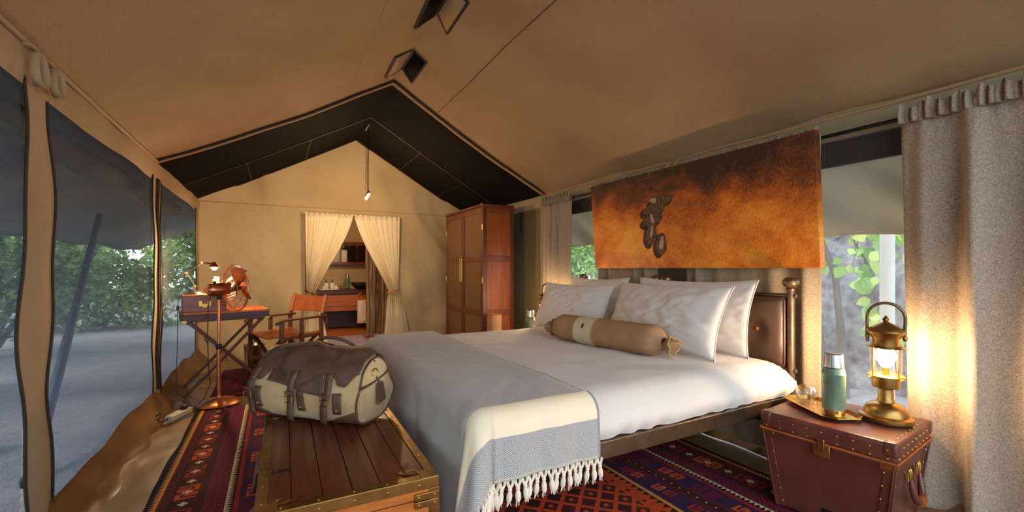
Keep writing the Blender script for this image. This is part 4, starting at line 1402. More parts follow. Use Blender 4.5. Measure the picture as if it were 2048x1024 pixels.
# ------------------------------------------------------------------ wooden chest at the foot of the bed
def wooden_chest():
    X0, X1, Y0, Y1, H = -0.055, 0.50, 1.455, 2.43, 0.48
    t = thing('wooden_chest', 'wooden plank chest with brass edging at the foot of the bed', 'chest', (X0, Y0, 0.025), R(-1.0))
    w, l = X1 - X0, Y1 - Y0
    e = 0.034
    H -= 0.025
    m = MB(); m.bx(0.02, w - 0.02, 0.02, l - 0.02, 0.0, H - 0.02); m.build('carcass', MT['dark_wood'], t)
    nb = 6; bw = (w - 0.02) / nb
    for i in range(nb):
        m = MB(); m.bx(0.01 + i * bw + 0.0012, 0.01 + (i + 1) * bw - 0.0012, 0.008, l - 0.008, H - 0.016, H - 0.0015 + 0.0007 * math.sin(i * 2.3))
        o = m.build('lid_plank', MT['mahogany_y'], t, bevel=0.0015)
    # front and back boards
    zs = (0.0, 0.135, 0.27, 0.385, H - 0.018)
    for yy0, yy1 in ((0.006, 0.022), (l - 0.022, l - 0.006)):
        for i in range(4):
            m = MB(); m.bx(0.008, w - 0.008, yy0, yy1, zs[i] + 0.0015, zs[i + 1] - 0.0015); m.build('front_board' if yy0 < 0.1 else 'back_board', MT['orange_wood'], t, bevel=0.002)
    for x0, x1 in ((0.006, 0.022), (w - 0.022, w - 0.006)):
        for i in range(4):
            m = MB(); m.bx(x0, x1, 0.022, l - 0.022, zs[i] + 0.0015, zs[i + 1] - 0.0015); m.build('side_board', MT['mahogany_y'], t, bevel=0.002)
    # brass angle strips along the lid edge
    th = 0.004
    for (a, b, horiz) in ((0, w, 'f'), (0, w, 'b'), (0, l, 'l'), (0, l, 'r')):
        m = MB()
        if horiz == 'f': m.bx(a, b, 0.0, e, H - 0.001, H + th); n2 = MB(); n2.bx(a, b, -0.001, 0.006, H - e, H + th - 0.001)
        if horiz == 'b': m.bx(a, b, l - e, l, H - 0.001, H + th); n2 = MB(); n2.bx(a, b, l - 0.006, l + 0.001, H - e, H + th - 0.001)
        if horiz == 'l': m.bx(0.0, e, a + e, b - e, H - 0.001, H + th); n2 = MB(); n2.bx(-0.001, 0.006, a, b, H - e, H + th - 0.001)
        if horiz == 'r': m.bx(w - e, w, a + e, b - e, H - 0.001, H + th); n2 = MB(); n2.bx(w - 0.006, w + 0.001, a, b, H - e, H + th - 0.001)
        m.build('edge_strip', MT['old_brass'], t, bevel=0.0015); n2.build('edge_strip', MT['old_brass'], t, bevel=0.0015)
    for cx in (0, w):
        for cy in (0, l):
            m = MB(); sx = 1 if cx == 0 else -1; sy = 1 if cy == 0 else -1
            m.bx(min(cx, cx + sx * 0.062), max(cx, cx + sx * 0.062), min(cy, cy + sy * 0.062), max(cy, cy + sy * 0.062), H + 0.001, H + th + 0.0012)
            m.build('corner_plate', MT['old_brass'], t, bevel=0.0015)
            # upright strip
            m = MB(); m.bx(min(cx - sx * 0.002, cx + sx * e), max(cx - sx * 0.002, cx + sx * e), min(cy - sy * 0.002, cy + sy * 0.006), max(cy - sy * 0.002, cy + sy * 0.006), 0.0, H - e); m.build('upright_strip', MT['old_brass'], t, bevel=0.0015)
            m = MB(); m.bx(min(cx - sx * 0.002, cx + sx * 0.006), max(cx - sx * 0.002, cx + sx * 0.006), min(cy + sy * 0.006, cy + sy * e), max(cy + sy * 0.006, cy + sy * e), 0.0, H - e); m.build('upright_strip', MT['old_brass'], t, bevel=0.0015)
            # pierced scroll ornament reaching in from each corner
            m = MB()
            base = Vector((cx + sx * 0.055, cy + sy * 0.05, H + 0.002))
            def sp(u, v): return (base.x + sx * u, base.y + sy * v, base.z)
            m.tube([sp(0.0, 0.0), sp(0.03, 0.004), sp(0.052, 0.012), sp(0.06, 0.028), sp(0.066, 0.045)], [0.006, 0.0065, 0.007, 0.006, 0.003], 6, flat=0.4)
            m.tube([sp(0.0, 0.0), sp(0.006, 0.022), sp(0.022, 0.032), sp(0.036, 0.026), sp(0.034, 0.014), sp(0.022, 0.014)], [0.006, 0.005, 0.0045, 0.004, 0.0035, 0.002], 6, flat=0.4)
            m.tube([sp(0.052, 0.012), sp(0.07, 0.034), sp(0.082, 0.040)], [0.006, 0.004, 0.001], 6, flat=0.4)
            m.build('scroll_ornament', MT['old_brass'], t)
    for z in (0.372, 0.398):
        for x0, x1 in ((w - 0.085, w), (0.0, 0.085)):
            m = MB(); m.bx(x0, x1, -0.004, 0.006, z - 0.0115, z + 0.0115); m.build('bracket', MT['old_brass'], t, bevel=0.002)
    m = MB()
    for i in range(8):
        y = 0.07 + (l - 0.14) * i / 7
        for x in (e / 2, w - e / 2): m.ball((x, y, H + th), (0.005, 0.005, 0.003), 8, 4)
        for x in (-0.001, w + 0.001): m.ball((x, y, H - e / 2), (0.003, 0.005, 0.005), 8, 4)
    for i in range(5):
        x = 0.07 + (w - 0.14) * i / 4
        m.ball((x, e / 2, H + th), (0.005, 0.005, 0.003), 8, 4); m.ball((x, -0.001, H - e / 2), (0.005, 0.003, 0.005), 8, 4)
    for z in (0.372, 0.398):
        for x in (w - 0.072, w - 0.018, 0.018, 0.072): m.ball((x, -0.005, z), (0.006, 0.004, 0.006), 8, 4)
    m.build('rivets', MT['brass'], t, kind='stuff')
    # burnt stamp on the first plank
    tx = bpy.data.curves.new('stamp', 'FONT'); tx.body = 'USK'; tx.size = 0.034; tx.offset = 0.0012; tx.align_x = 'CENTER'
    tmp = bpy.data.objects.new('tmp_text', tx); COL.objects.link(tmp)
    dg = bpy.context.evaluated_depsgraph_get(); dg.update()
    me = bpy.data.meshes.new_from_object(tmp.evaluated_get(dg)); bpy.data.objects.remove(tmp)
    mm = MB(); mm.add([(0.070 + v.co.x, 0.29 + v.co.y, H + 0.0008) for v in me.vertices], [list(p.vertices) for p in me.polygons])
    mm.build('burnt_stamp', MT['black'], t, smooth=0, recalc=False)
    # strap handles on the left side
    for yy in (0.22, 0.72):
        m = MB(); m.tube([(-0.004, yy - 0.09, 0.34), (-0.02, yy - 0.085, 0.33), (-0.034, yy - 0.05, 0.24), (-0.036, yy, 0.215), (-0.034, yy + 0.05, 0.24), (-0.02, yy + 0.085, 0.33), (-0.004, yy + 0.09, 0.34)], 0.012, 8, flat=0.6); h = m.build('rope_handle', MT['leather_dark'], t)
        for d in (-0.09, 0.09):
            m = MB(); m.box((-0.003, yy + d, 0.345), (0.01, 0.03, 0.045)); m.build('handle_plate', MT['old_brass'], h, bevel=0.002)
    return t
wooden_chest()

# ------------------------------------------------------------------ canvas travel bag on the chest
def travel_bag():
    t = thing('travel_bag', 'tan canvas travel bag with dark brown leather flaps lying on the chest', 'bag', (0.205, 2.31, 0.489), R(-46))
    LX, LY, LZ = 0.56, 0.34, 0.33
    ZK = LZ / 0.265     # local x long, y deep, z up
    def body(u, v):
        # u around the cross-section, v along the length
        q = 2 * PI * u
        x = (v - 0.5) * LX
        c, s = math.cos(q), math.sin(q)
        ex = 3.4
        ry = LY / 2 * (abs(c) ** (2 / ex)) * (1 if c > 0 else -1)
        rz = LZ / 2 * (abs(s) ** (2 / 2.6)) * (1 if s > 0 else -1)
        zt = rz + LZ / 2
        lean = 1 - 0.42 * max(0, (zt / LZ - 0.45)) / 0.55      # narrows to the top
        y = ry * lean
        endf = 1 - 0.14 * abs(2 * v - 1) ** 4
        zt *= 1 - 0.10 * abs(2 * v - 1) ** 3 + 0.05 * nz(x * 5, y * 4, 1)
        y *= endf
        k = 0.014 * nz(x * 6, y * 6, zt * 6) + 0.006 * nz(x * 14, y * 14, zt * 14)
        return (x + 0.02 * math.sin(zt * 9) * (2 * v - 1), y + k * (1 if y > 0 else -1), max(0.0, zt + (k if zt > 0.03 else 0)))
    m = MB(); m.grid(body, 64, 44, cu=True)
    o = m.build('canvas_body', MT['bag_canvas'], t, smooth=180)
    # end panels, gently domed
    for v in (0.0, 1.0):
        sg = -1 if v == 0 else 1
        m = MB()
        ring = [Vector(body(i / 64, v)) for i in range(64)]
        cc = sum(ring, Vector()) / 64
        def ep(u, w):
            p = ring[int(round(u * 64)) % 64]
            r = cc + (p - cc) * w
            return (r.x + sg * (0.035 * (1 - w * w) + 0.008 * nz(r.y * 9, r.z * 9, 3)), r.y, r.z)
        m.grid(lambda u, w: ep(u, max(0.02, w)), 64, 10, cu=True)
        e = m.build('end_panel', MT['bag_canvas'], t, smooth=180)
        p = MB(); p.tube([tuple(x + Vector((sg * 0.003, 0, 0))) for x in ring], 0.0055, 6, closed=True); p.build('piping', MT['leather_dark'], e)
        q0, q1 = -0.15, 0.15
        p = MB(); p.tube([(cc.x + sg * (0.028 - 0.25 * (y ** 2)), y * 0.8, 0.20 + 0.02 * math.sin(y * 9)) for y in [(-0.155 + 0.31 * i / 12) for i in range(13)]], 0.006, 6); p.build('piping', MT['leather_dark'], e)
    # leather corner patches at the bottom
    def surf(x, zz, side, lift=0.004):
        zz *= ZK if zz > 0.03 else 1
        """a point on the front (side=-1) or back face at height zz"""
        best = None
        v = x / LX + 0.5
        lo, hi = (0.5, 0.75) if side < 0 else (0.0, 0.25)
        pts = [body(lo if False else (0.5 + 0.25 * i / 40 if side < 0 else 0.25 * i / 40), v) for i in range(0)]
        pts = []
        for i in range(0, 101):
            u = 0.25 + 0.5 * i / 100 if side < 0 else (-0.25 + 0.5 * i / 100)
            pts.append(body(u % 1.0, v))
        p = min(pts, key=lambda p: abs(p[2] - zz))
        return (p[0], p[1] + side * lift, zz)
    def patch(x0, x1, zf0, zf1, side, mat, name, parent=t, lift=0.004, nu=18, nv=10, thick=0.004):
        m = MB()
        m.grid(lambda u, v: surf(x0 + (x1 - x0) * u, zf0(u) + (zf1(u) - zf0(u)) * v, side, lift), nu, nv)
        return m.build(name, mat, parent, smooth=180, thick=thick)
    LD = MT['leather_dark']
    for side in (-1, 1):
        patch(0.13, 0.285, lambda u: 0.012, lambda u: 0.016 + 0.05 * u, side, LD, 'corner_patch')
        patch(-0.285, -0.13, lambda u: 0.012, lambda u: 0.016 + 0.05 * (1 - u), side, LD, 'corner_patch')
    # trapezoid handle patch on the front
    patch(-0.17, 0.13, lambda u: 0.135 + 0.018 * math.cos(u * 3), lambda u: 0.205, -1, LD, 'handle_patch', lift=0.006)
    # top flap: leather lid sheet from the back over the top, with wavy front edge
    def flap(u, v):
        x = -0.275 + 0.55 * u
        lobes = 0.5 + 0.5 * math.cos((u * 3 - 0.5) * 2 * PI)
        zmin = 0.150 + 0.035 * lobes * 0 - 0.0
        zmin = 0.172 - 0.045 * (0.5 + 0.5 * math.cos((u - 0.5) * 2 * PI * 2.0)) if 0.2 < u < 0.8 else 0.172 - 0.04 * (0.5 - 0.5 * math.cos((u if u <= 0.2 else 1 - u) / 0.2 * 2 * PI) if True else 0)
        zmin = (zmin + 0.012) * ZK
        vv = x / LX + 0.5
        # run around the section from the back top to the front
        pts = [body(0.12 + 0.40 * i / 50, vv) for i in range(51)]
        # last index where z>=zmin on the front side
        k = max(i for i in range(51) if pts[i][2] >= zmin or i < 20)
        j = v * k
        i0 = int(j); fr = j - i0; i1 = min(50, i0 + 1)
        p = Vector(pts[i0]).lerp(Vector(pts[i1]), fr)
        cc = Vector((p.x, 0, 0.10))
        d = (p - cc); d.x = 0
        if d.length > 1e-6: d.normalize()
        lump = 0.008 * nz(x * 7, v * 5, 2) + 0.005 * abs(nz(x * 15, v * 9, 4))
        return tuple(p + d * (0.011 + lump))
    m = MB(); m.grid(flap, 60, 26)
    f = m.build('top_flap', LD, t, smooth=180, thick=0.005)
    p = MB(); p.tube([flap(i / 60, 1.0) for i in range(61)], 0.005, 6); p.build('flap_binding', MT['leather_dark'], f)
    # long straps with buckles on the front
    for i, (x, lng) in enumerate(((-0.245, 0.19), (-0.015, 0.155), (0.165, 0.175))):
        m = MB()
        n_ = 20
        vs = []; fs = []
        for k in range(n_ + 1):
            q = k / n_
            zz = 0.195 - (0.195 - 0.02) * q
            p = Vector(surf(x - 0.02 * q + (-0.03 * max(0, q - 0.8) if i != 1 else 0), max(0.02, zz), -1, 0.017 + 0.007 * math.sin(q * 7 + i)))
            if q > 0.82: p.z -= (q - 0.82) * 0.06; p.y -= (q - 0.82) * 0.05
            wdt = 0.017 if q < 0.93 else 0.017 * (1 - q) / 0.07 + 0.003
            vs += [(p.x - wdt, p.y, p.z), (p.x + wdt, p.y, p.z)]
            if k: fs.append((2 * k - 2, 2 * k - 1, 2 * k + 1, 2 * k))
        m.add(vs, fs)
        s = m.build('buckle_strap', LD, t, thick=0.005, smooth=60)
        bz = 0.098
        bp = Vector(surf(x - 0.008, bz, -1, 0.026))
        b = MB(); b.tube([(bp.x - 0.021, bp.y, bp.z - 0.013), (bp.x + 0.021, bp.y, bp.z - 0.013), (bp.x + 0.021, bp.y, bp.z + 0.013), (bp.x - 0.021, bp.y, bp.z + 0.013)], 0.0028, 6, closed=True); b.build('buckle', MT['brass'], s)
        b = MB(); b.box((bp.x, bp.y + 0.002, bp.z + 0.03), (0.042, 0.012, 0.012)); b.build('keeper', LD, s, bevel=0.003)
        m = MB(); m.grid(lambda u, v: surf(x + 0.02 + 0.034 * u, 0.055 + 0.075 * v, -1, 0.007), 4, 6); sp = m.build('side_tab', LD, t, thick=0.006, smooth=60)
        bq = Vector(surf(x + 0.038, 0.07, -1, 0.014)); b = MB(); b.ball(tuple(bq), (0.005, 0.004, 0.005), 8, 5); b.build('stud', MT['brass'], sp)
    # rolled handles
    for side, y0, lift in ((-1, -0.085, 0.055), (1, 0.06, 0.075)):
        pts = []
        for k in range(25):
            q = k / 24
            x = -0.15 + 0.30 * q
            bow = math.sin(PI * q)
            if side < 0:
                z = 0.25 + (0.10 * bow ** 0.6); y = y0 - 0.015 + 0.06 * bow
            else:
                z = 0.29 + (lift * bow ** 0.6); y = y0 - 0.03 * bow + 0.03
            pts.append((x, y, z))
        m = MB(); m.tube(pts, 0.0085, 8); h = m.build('carry_handle', LD, t)
        for k in (0, 24):
            p = pts[k]; m = MB(); m.box((p[0], p[1] - 0.004 * side, p[2] - 0.012), (0.034, 0.014, 0.04), (R(-30 * side), 0, 0)); m.build('handle_root', LD, h, bevel=0.004)
    # zip mouth with frayed dark lining at the left top, ring at the right end
    m = MB(); m.tube([(-0.26, 0.06, 0.25), (-0.21, 0.07, 0.295), (-0.12, 0.075, 0.315), (-0.04, 0.075, 0.31)], [0.012, 0.02, 0.02, 0.01], 8); m.build('mouth_roll', MT['leather_dark'], t)
    m = MB(); m.tube([(0.275, -0.03, 0.245), (0.285, 0.0, 0.275), (0.275, 0.035, 0.285), (0.27, 0.06, 0.26), (0.285, 0.05, 0.225), (0.295, 0.01, 0.215)], 0.014, 8, closed=True); m.build('mouth_roll', MT['leather_dark'], t)
    m = MB(); m.tube([(0.312, -0.02 + 0.022 * math.cos(q * PI / 8), 0.226 + 0.022 * math.sin(q * PI / 8)) for q in range(16)], 0.003, 6, closed=True); m.build('ring', MT['brass'], t)
    # luggage tag
    m = MB()
    tg = [(-0.027, 0.0), (-0.032, -0.03), (-0.030, -0.098), (0.034, -0.086), (0.028, -0.03), (0.02, 0.0)]
    m.prism(tg, -0.003, 0.003, Matrix.Translation((0.333, -0.01, 0.185)) @ Matrix.Rotation(R(90), 4, 'Z') @ Matrix.Rotation(R(86), 4, 'X'))
    g = m.build('luggage_tag', LD, t, bevel=0.002)
    m = MB(); m.tube([(0.316, -0.018, 0.21), (0.326, -0.012, 0.195), (0.331, -0.01, 0.18)], 0.006, 6); m.build('tag_strap', LD, g)
    return t
travel_bag()

# ------------------------------------------------------------------ wardrobe
def wardrobe():
    X0, X1, Y0, Y1, H = 2.27, 2.71, 4.92, 6.24, 2.01
    t = thing('wardrobe', 'tall mahogany wardrobe with woven cane door panels beside the back wall', 'wardrobe', (X0, Y0, 0.0))
    w, l = X1 - X0, Y1 - Y0
    fr = 0.055
    m = MB(); m.bx(0.03, w - 0.01, 0.012, l - 0.012, 0.02, H - 0.03); m.build('carcass', MT['dark_wood'], t)
    m = MB(); m.bx(-0.012, w + 0.004, -0.008, l + 0.008, H - 0.03, H); m.build('top_board', MT['mahogany_y'], t, bevel=0.006)
    m = MB(); m.bx(0.0, w, 0.0, l, 0.0, 0.06); m.build('plinth', MT['mahogany_y'], t, bevel=0.004)
    # side panels (both ends): frame and three figured panels
    zr = (0.06, 0.64, 1.34, H - 0.03)
    for yy0, yy1, nm in ((-0.001, 0.02, 'near'), (l - 0.02, l + 0.001, 'far')):
        for x0 in (0.0, w - fr):
            m = MB(); m.bx(x0, x0 + fr, yy0, yy1, 0.06, H - 0.03); m.build('side_stile', MT['mahogany'], t, bevel=0.003)
        for z in (0.06, 0.60, 1.28, H - 0.11):
            m = MB(); m.bx(fr, w - fr, yy0, yy1, z, z + 0.08); m.build('side_rail', MT['mahogany_x'], t, bevel=0.003)
        for a, b in ((0.14, 0.60), (0.68, 1.28), (1.36, H - 0.11)):
            m = MB(); m.bx(fr, w - fr, yy0 + 0.008, yy1 - 0.004, a, b); m.build('side_panel', MT['panel_wood'], t)
    # two doors on the -x front with cane panels
    n = N('woven_cane')
    v = n.tc('Object')
    a = n.wave(n.tc('Object', (1, 1, 1), (R(45), 0, 0)), 60, 0, 1, 'Y'); b = n.wave(n.tc('Object', (1, 1, 1), (R(-45), 0, 0)), 60, 0, 1, 'Y')
    wv = n.m('MAXIMUM', a, b)
    n.bsdf(n.mix(n.rng(wv, 0.5, 0.95), S(58, 36, 22), S(140, 104, 66)), 0.6, 0, 0.3); n.bump(wv, 0.4, 0.003)
    for k in range(2):
        y0 = 0.012 + k * (l / 2 - 0.008); y1 = y0 + l / 2 - 0.016
        d = MB(); d.bx(0.016, 0.030, y0, y1, 0.065, H - 0.035); dr = d.build('door', MT['mahogany'], t)
        for yy in (y0, y1 - fr):
            m = MB(); m.bx(-0.001, 0.018, yy, yy + fr, 0.065, H - 0.035); m.build('stile', MT['mahogany'], dr, bevel=0.003)
        for z in (0.065, 0.60, 1.28, H - 0.115):
            m = MB(); m.bx(-0.001, 0.018, y0 + fr, y1 - fr, z, z + 0.08); m.build('rail', MT['mahogany_y'], dr, bevel=0.003)
        for a, b in ((0.145, 0.60), (0.68, 1.28), (1.36, H - 0.115)):
            m = MB(); m.bx(0.008, 0.016, y0 + fr, y1 - fr, a, b); m.build('cane_panel', n.mat, dr)
        hz = 1.22; hy = (y1 - 0.025) if k == 0 else (y0 + 0.025)
        m = MB(); m.tube([(-0.002, hy, hz + 0.12), (-0.03, hy, hz + 0.12), (-0.03, hy, hz - 0.20), (-0.002, hy, hz - 0.20)], 0.006, 8); m.build('pull_handle', MT['brass'], dr)
        m = MB(); m.bar((-0.002, hy + (0.0), hz + 0.14), (-0.02, hy, hz + 0.14), 0.03, 0.03); m.build('turn_knob', MT['brass'], dr, bevel=0.006)
        hy = y0 if k == 0 else y1
        for z in (0.35, 1.05, 1.72):
            m = MB(); m.cyl((-0.003, hy, z - 0.035), (-0.003, hy, z + 0.035), 0.007, n=8); m.build('hinge', MT['brass'], dr)
    m = MB(); m.bx(-0.013, 0.02, 0.0, 0.05, H - 0.005, H + 0.004); m.build('brass_corner', MT['brass'], t, bevel=0.002)
    return t
wardrobe()

# tan woven bin between wardrobe and bed
t = thing('woven_bin', 'tall tan cylindrical woven bin standing against the wardrobe end', 'bin', (2.30, 4.62, 0.002))
m = MB(); m.lathe([(0.0, 0.0), (0.066, 0.0), (0.068, 0.01), (0.072, 0.655), (0.070, 0.66), (0.066, 0.655), (0.062, 0.05), (0.0, 0.05)], 28); m.build('body', MT['suede'], t, smooth=50)
m = MB(); m.tube([(0.071 * math.cos(q * PI / 14), 0.071 * math.sin(q * PI / 14), 0.655) for q in range(28)], 0.006, 6, closed=True); m.build('rim', MT['leather_tan'], t)

# ------------------------------------------------------------------ campaign desk with crossed legs
DK = (-0.435, 5.12, 0.0); DKR = R(11)
def desk():
    t = thing('campaign_desk', 'folding wooden campaign desk on crossed legs against the left net', 'desk', DK, DKR)
    w, d = 0.70, 0.47
    z0, z1 = 0.71, 0.80
    m = MB(); m.bx(-w / 2, w / 2, -d / 2, d / 2, z0, z1 - 0.018); m.build('tray_frame', MT['dark_wood'], t, bevel=0.004)
    m = MB(); m.bx(-w / 2 + 0.02, w / 2 - 0.02, -d / 2 + 0.02, d / 2 - 0.02, z1 - 0.022, z1 - 0.012); m.build('writing_top', MT['leather_tan'], t)
    for (a, b, c, e) in ((-w / 2, w / 2, -d / 2, -d / 2 + 0.018), (-w / 2, w / 2, d / 2 - 0.018, d / 2), (-w / 2, -w / 2 + 0.018, -d / 2, d / 2), (w / 2 - 0.018, w / 2, -d / 2, d / 2)):
        m = MB(); m.bx(a, b, c, e, z1 - 0.02, z1); m.build('rim_rail', MT['orange_wood'], t, bevel=0.002)
    for sx in (-1, 1):
        for sy in (-1, 1):
            m = MB(); m.bx(min(sx * (w / 2 - 0.04), sx * (w / 2 + 0.002)), max(sx * (w / 2 - 0.04), sx * (w / 2 + 0.002)), min(sy * (d / 2 - 0.01), sy * (d / 2 + 0.002)), max(sy * (d / 2 - 0.01), sy * (d / 2 + 0.002)), z0 - 0.001, z0 + 0.018)
            m.build('brass_corner', MT['brass'], t, bevel=0.001)
    for sy in (-1, 1):
        y = sy * (d / 2 - 0.05)
        for sx in (-1, 1):
            m = MB(); m.bar((sx * 0.30, y + sx * 0.014, z0), (-sx * 0.33, y + sx * 0.014, 0.045 if sx < 0 else 0.02), 0.024, 0.042, up=(0, 1, 0)); m.build('leg', MT['mahogany'], t, bevel=0.003)
        m = MB(); m.cyl((0.0, y - 0.03, 0.34), (0.0, y + 0.03, 0.34), 0.012, n=10); m.build('pivot_bolt', MT['brass'], t)
    for sx in (-1, 1):
        m = MB(); m.bar((sx * 0.29, -d / 2 + 0.06, z0 - 0.02), (sx * 0.29, d / 2 - 0.06, z0 - 0.02), 0.03, 0.02); m.build('top_stretcher', MT['mahogany'], t, bevel=0.003)
    m = MB(); m.cyl((-0.15, -d / 2 + 0.04, 0.5), (-0.15, d / 2 - 0.04, 0.5), 0.006, n=8); m.build('iron_stay', MT['iron'], t)
    return t
desk()
def on_desk(x, y, z):
    c, s = math.cos(DKR), math.sin(DKR)
    return (DK[0] + c * x - s * y, DK[1] + s * x + c * y, z)
# small wooden writing box
BXW, BXD, BXH = 0.33, 0.24, 0.15
t = thing('writing_box', 'small brown wooden box with brass drop handle on the desk', 'box', on_desk(-0.175, -0.10, 0.801), DKR)
m = MB(); m.bx(-BXW / 2, BXW / 2, -BXD / 2, BXD / 2, 0, BXH); m.build('body', MT['mahogany_x'], t, bevel=0.003)
m = MB(); m.bx(-BXW / 2 - 0.002, BXW / 2 + 0.002, -BXD / 2 - 0.002, BXD / 2 + 0.002, BXH - 0.004, BXH + 0.008); m.build('lid', MT['orange_wood'], t, bevel=0.003)
m = MB(); m.bx(BXW / 2 - 0.004, BXW / 2 + 0.004, -BXD / 2 - 0.004, -BXD / 2 + 0.03, 0, BXH); m.build('edge_strip', MT['orange_wood'], t, bevel=0.002)
m = MB(); m.bx(-0.045, 0.045, -BXD / 2 - 0.005, -BXD / 2, 0.052, 0.074); m.bx(-0.045, -0.022, -BXD / 2 - 0.005, -BXD / 2, 0.07, 0.10); m.bx(0.022, 0.045, -BXD / 2 - 0.005, -BXD / 2, 0.07, 0.10); m.bx(-0.015, 0.015, -BXD / 2 - 0.005, -BXD / 2, 0.04, 0.055)
bmesh_merge(m); m.build('handle_plate', MT['brass'], t)
# desk lamp on the box
BT = 0.801 + BXH + 0.009
t = thing('desk_lamp', 'lit polished metal desk lamp with jointed arm on the writing box', 'lamp', on_desk(-0.255, -0.10, BT), DKR)
m = MB(); m.lathe([(0.0, 0.0), (0.082, 0.0), (0.084, 0.004), (0.078, 0.012), (0.058, 0.026), (0.03, 0.036), (0.012, 0.038), (0.0, 0.038)], 32); m.build('base', MT['chrome'], t, smooth=50)
E1 = Vector((-0.05, 0.0, 0.20)); E0 = Vector((0.012, 0.0, 0.075)); E2 = Vector((0.065, 0.0, 0.295)); E3 = Vector((0.15, -0.01, 0.285))
for dy in (-0.010, 0.010):
    m = MB(); m.cyl((0.012, dy, 0.036), (0.012, dy, 0.08), 0.006, n=8); m.build('pillar', MT['chrome'], t)
    m = MB(); m.cyl(tuple(E0 + Vector((0, dy, 0))), tuple(E1 + Vector((0, dy, 0))), 0.0055, n=8); m.build('lower_arm', MT['chrome'], t)
m = MB(); m.cyl(tuple(E1 - (E2 - E1) * 0.45), tuple(E2), 0.0055, n=8); m.build('upper_arm', MT['chrome'], t)
m = MB(); m.cyl(tuple(E2), tuple(E3), 0.007, n=8); m.build('neck', MT['chrome'], t)
for e in (E0, E1, E2):
    m = MB(); m.cyl((e.x, -0.018, e.z), (e.x, 0.018, e.z), 0.011, n=12); m.build('joint', MT['brass'], t)
m = MB(); m.lathe([(0.016, 0.05), (0.02, 0.045), (0.026, 0.03), (0.04, 0.014), (0.052, 0.0)], 24, Matrix.Translation((0.162, -0.01, 0.252)), cap=False); m.build('shade', MT['copper'], t, thick=0.002, smooth=180)
m = MB(); m.ball((0.162, -0.01, 0.25), 0.026, 12, 8); m.build('bulb', MT['bulb'], t)
point_light('desk_lamp_light', (0.162, -0.012, 0.205), 34, WARM, 0.02, t)
m = MB(); m.tube([(-0.07, 0.01, 0.006), (-0.10, -0.02, 0.0), (-0.115, -0.03, -0.08), (-0.118, -0.035, -0.25), (-0.12, -0.05, -0.5), (-0.13, -0.08, -0.8), (-0.12, -0.1, -0.885), (-0.06, -0.3, -0.895), (-0.05, -0.45, -0.895), (-0.04, -0.52, -0.93)], 0.0028, 6); c = m.build('cable', MT['black'], t)
m = MB(); m.box((-0.116, -0.032, -0.12), (0.02, 0.016, 0.045)); m.build('inline_switch', MT['black'], c, bevel=0.004)
# pencil cup with an orange card
t = thing('pencil_cup', 'white cup holding an orange card on the writing box', 'cup', on_desk(-0.08, -0.07, BT), DKR)
m = MB(); m.lathe([(0.0, 0.0), (0.032, 0.0), (0.033, 0.003), (0.035, 0.085), (0.031, 0.085), (0.029, 0.006), (0.0, 0.006)], 24); m.build('cup', MT['white_plastic'], t, smooth=50)
m = MB(); m.box((0.004, 0.0, 0.10), (0.045, 0.004, 0.12), (0, R(4), R(12))); m.build('card', mat_plain('orange_card', S(226, 150, 60), S(214, 134, 46), 10, 0.7), t, label='orange card')
m = MB(); m.cyl((-0.012, 0.008, 0.01), (-0.022, 0.012, 0.135), 0.0035, n=6); m.build('pencil', MT['leather_tan'], t)

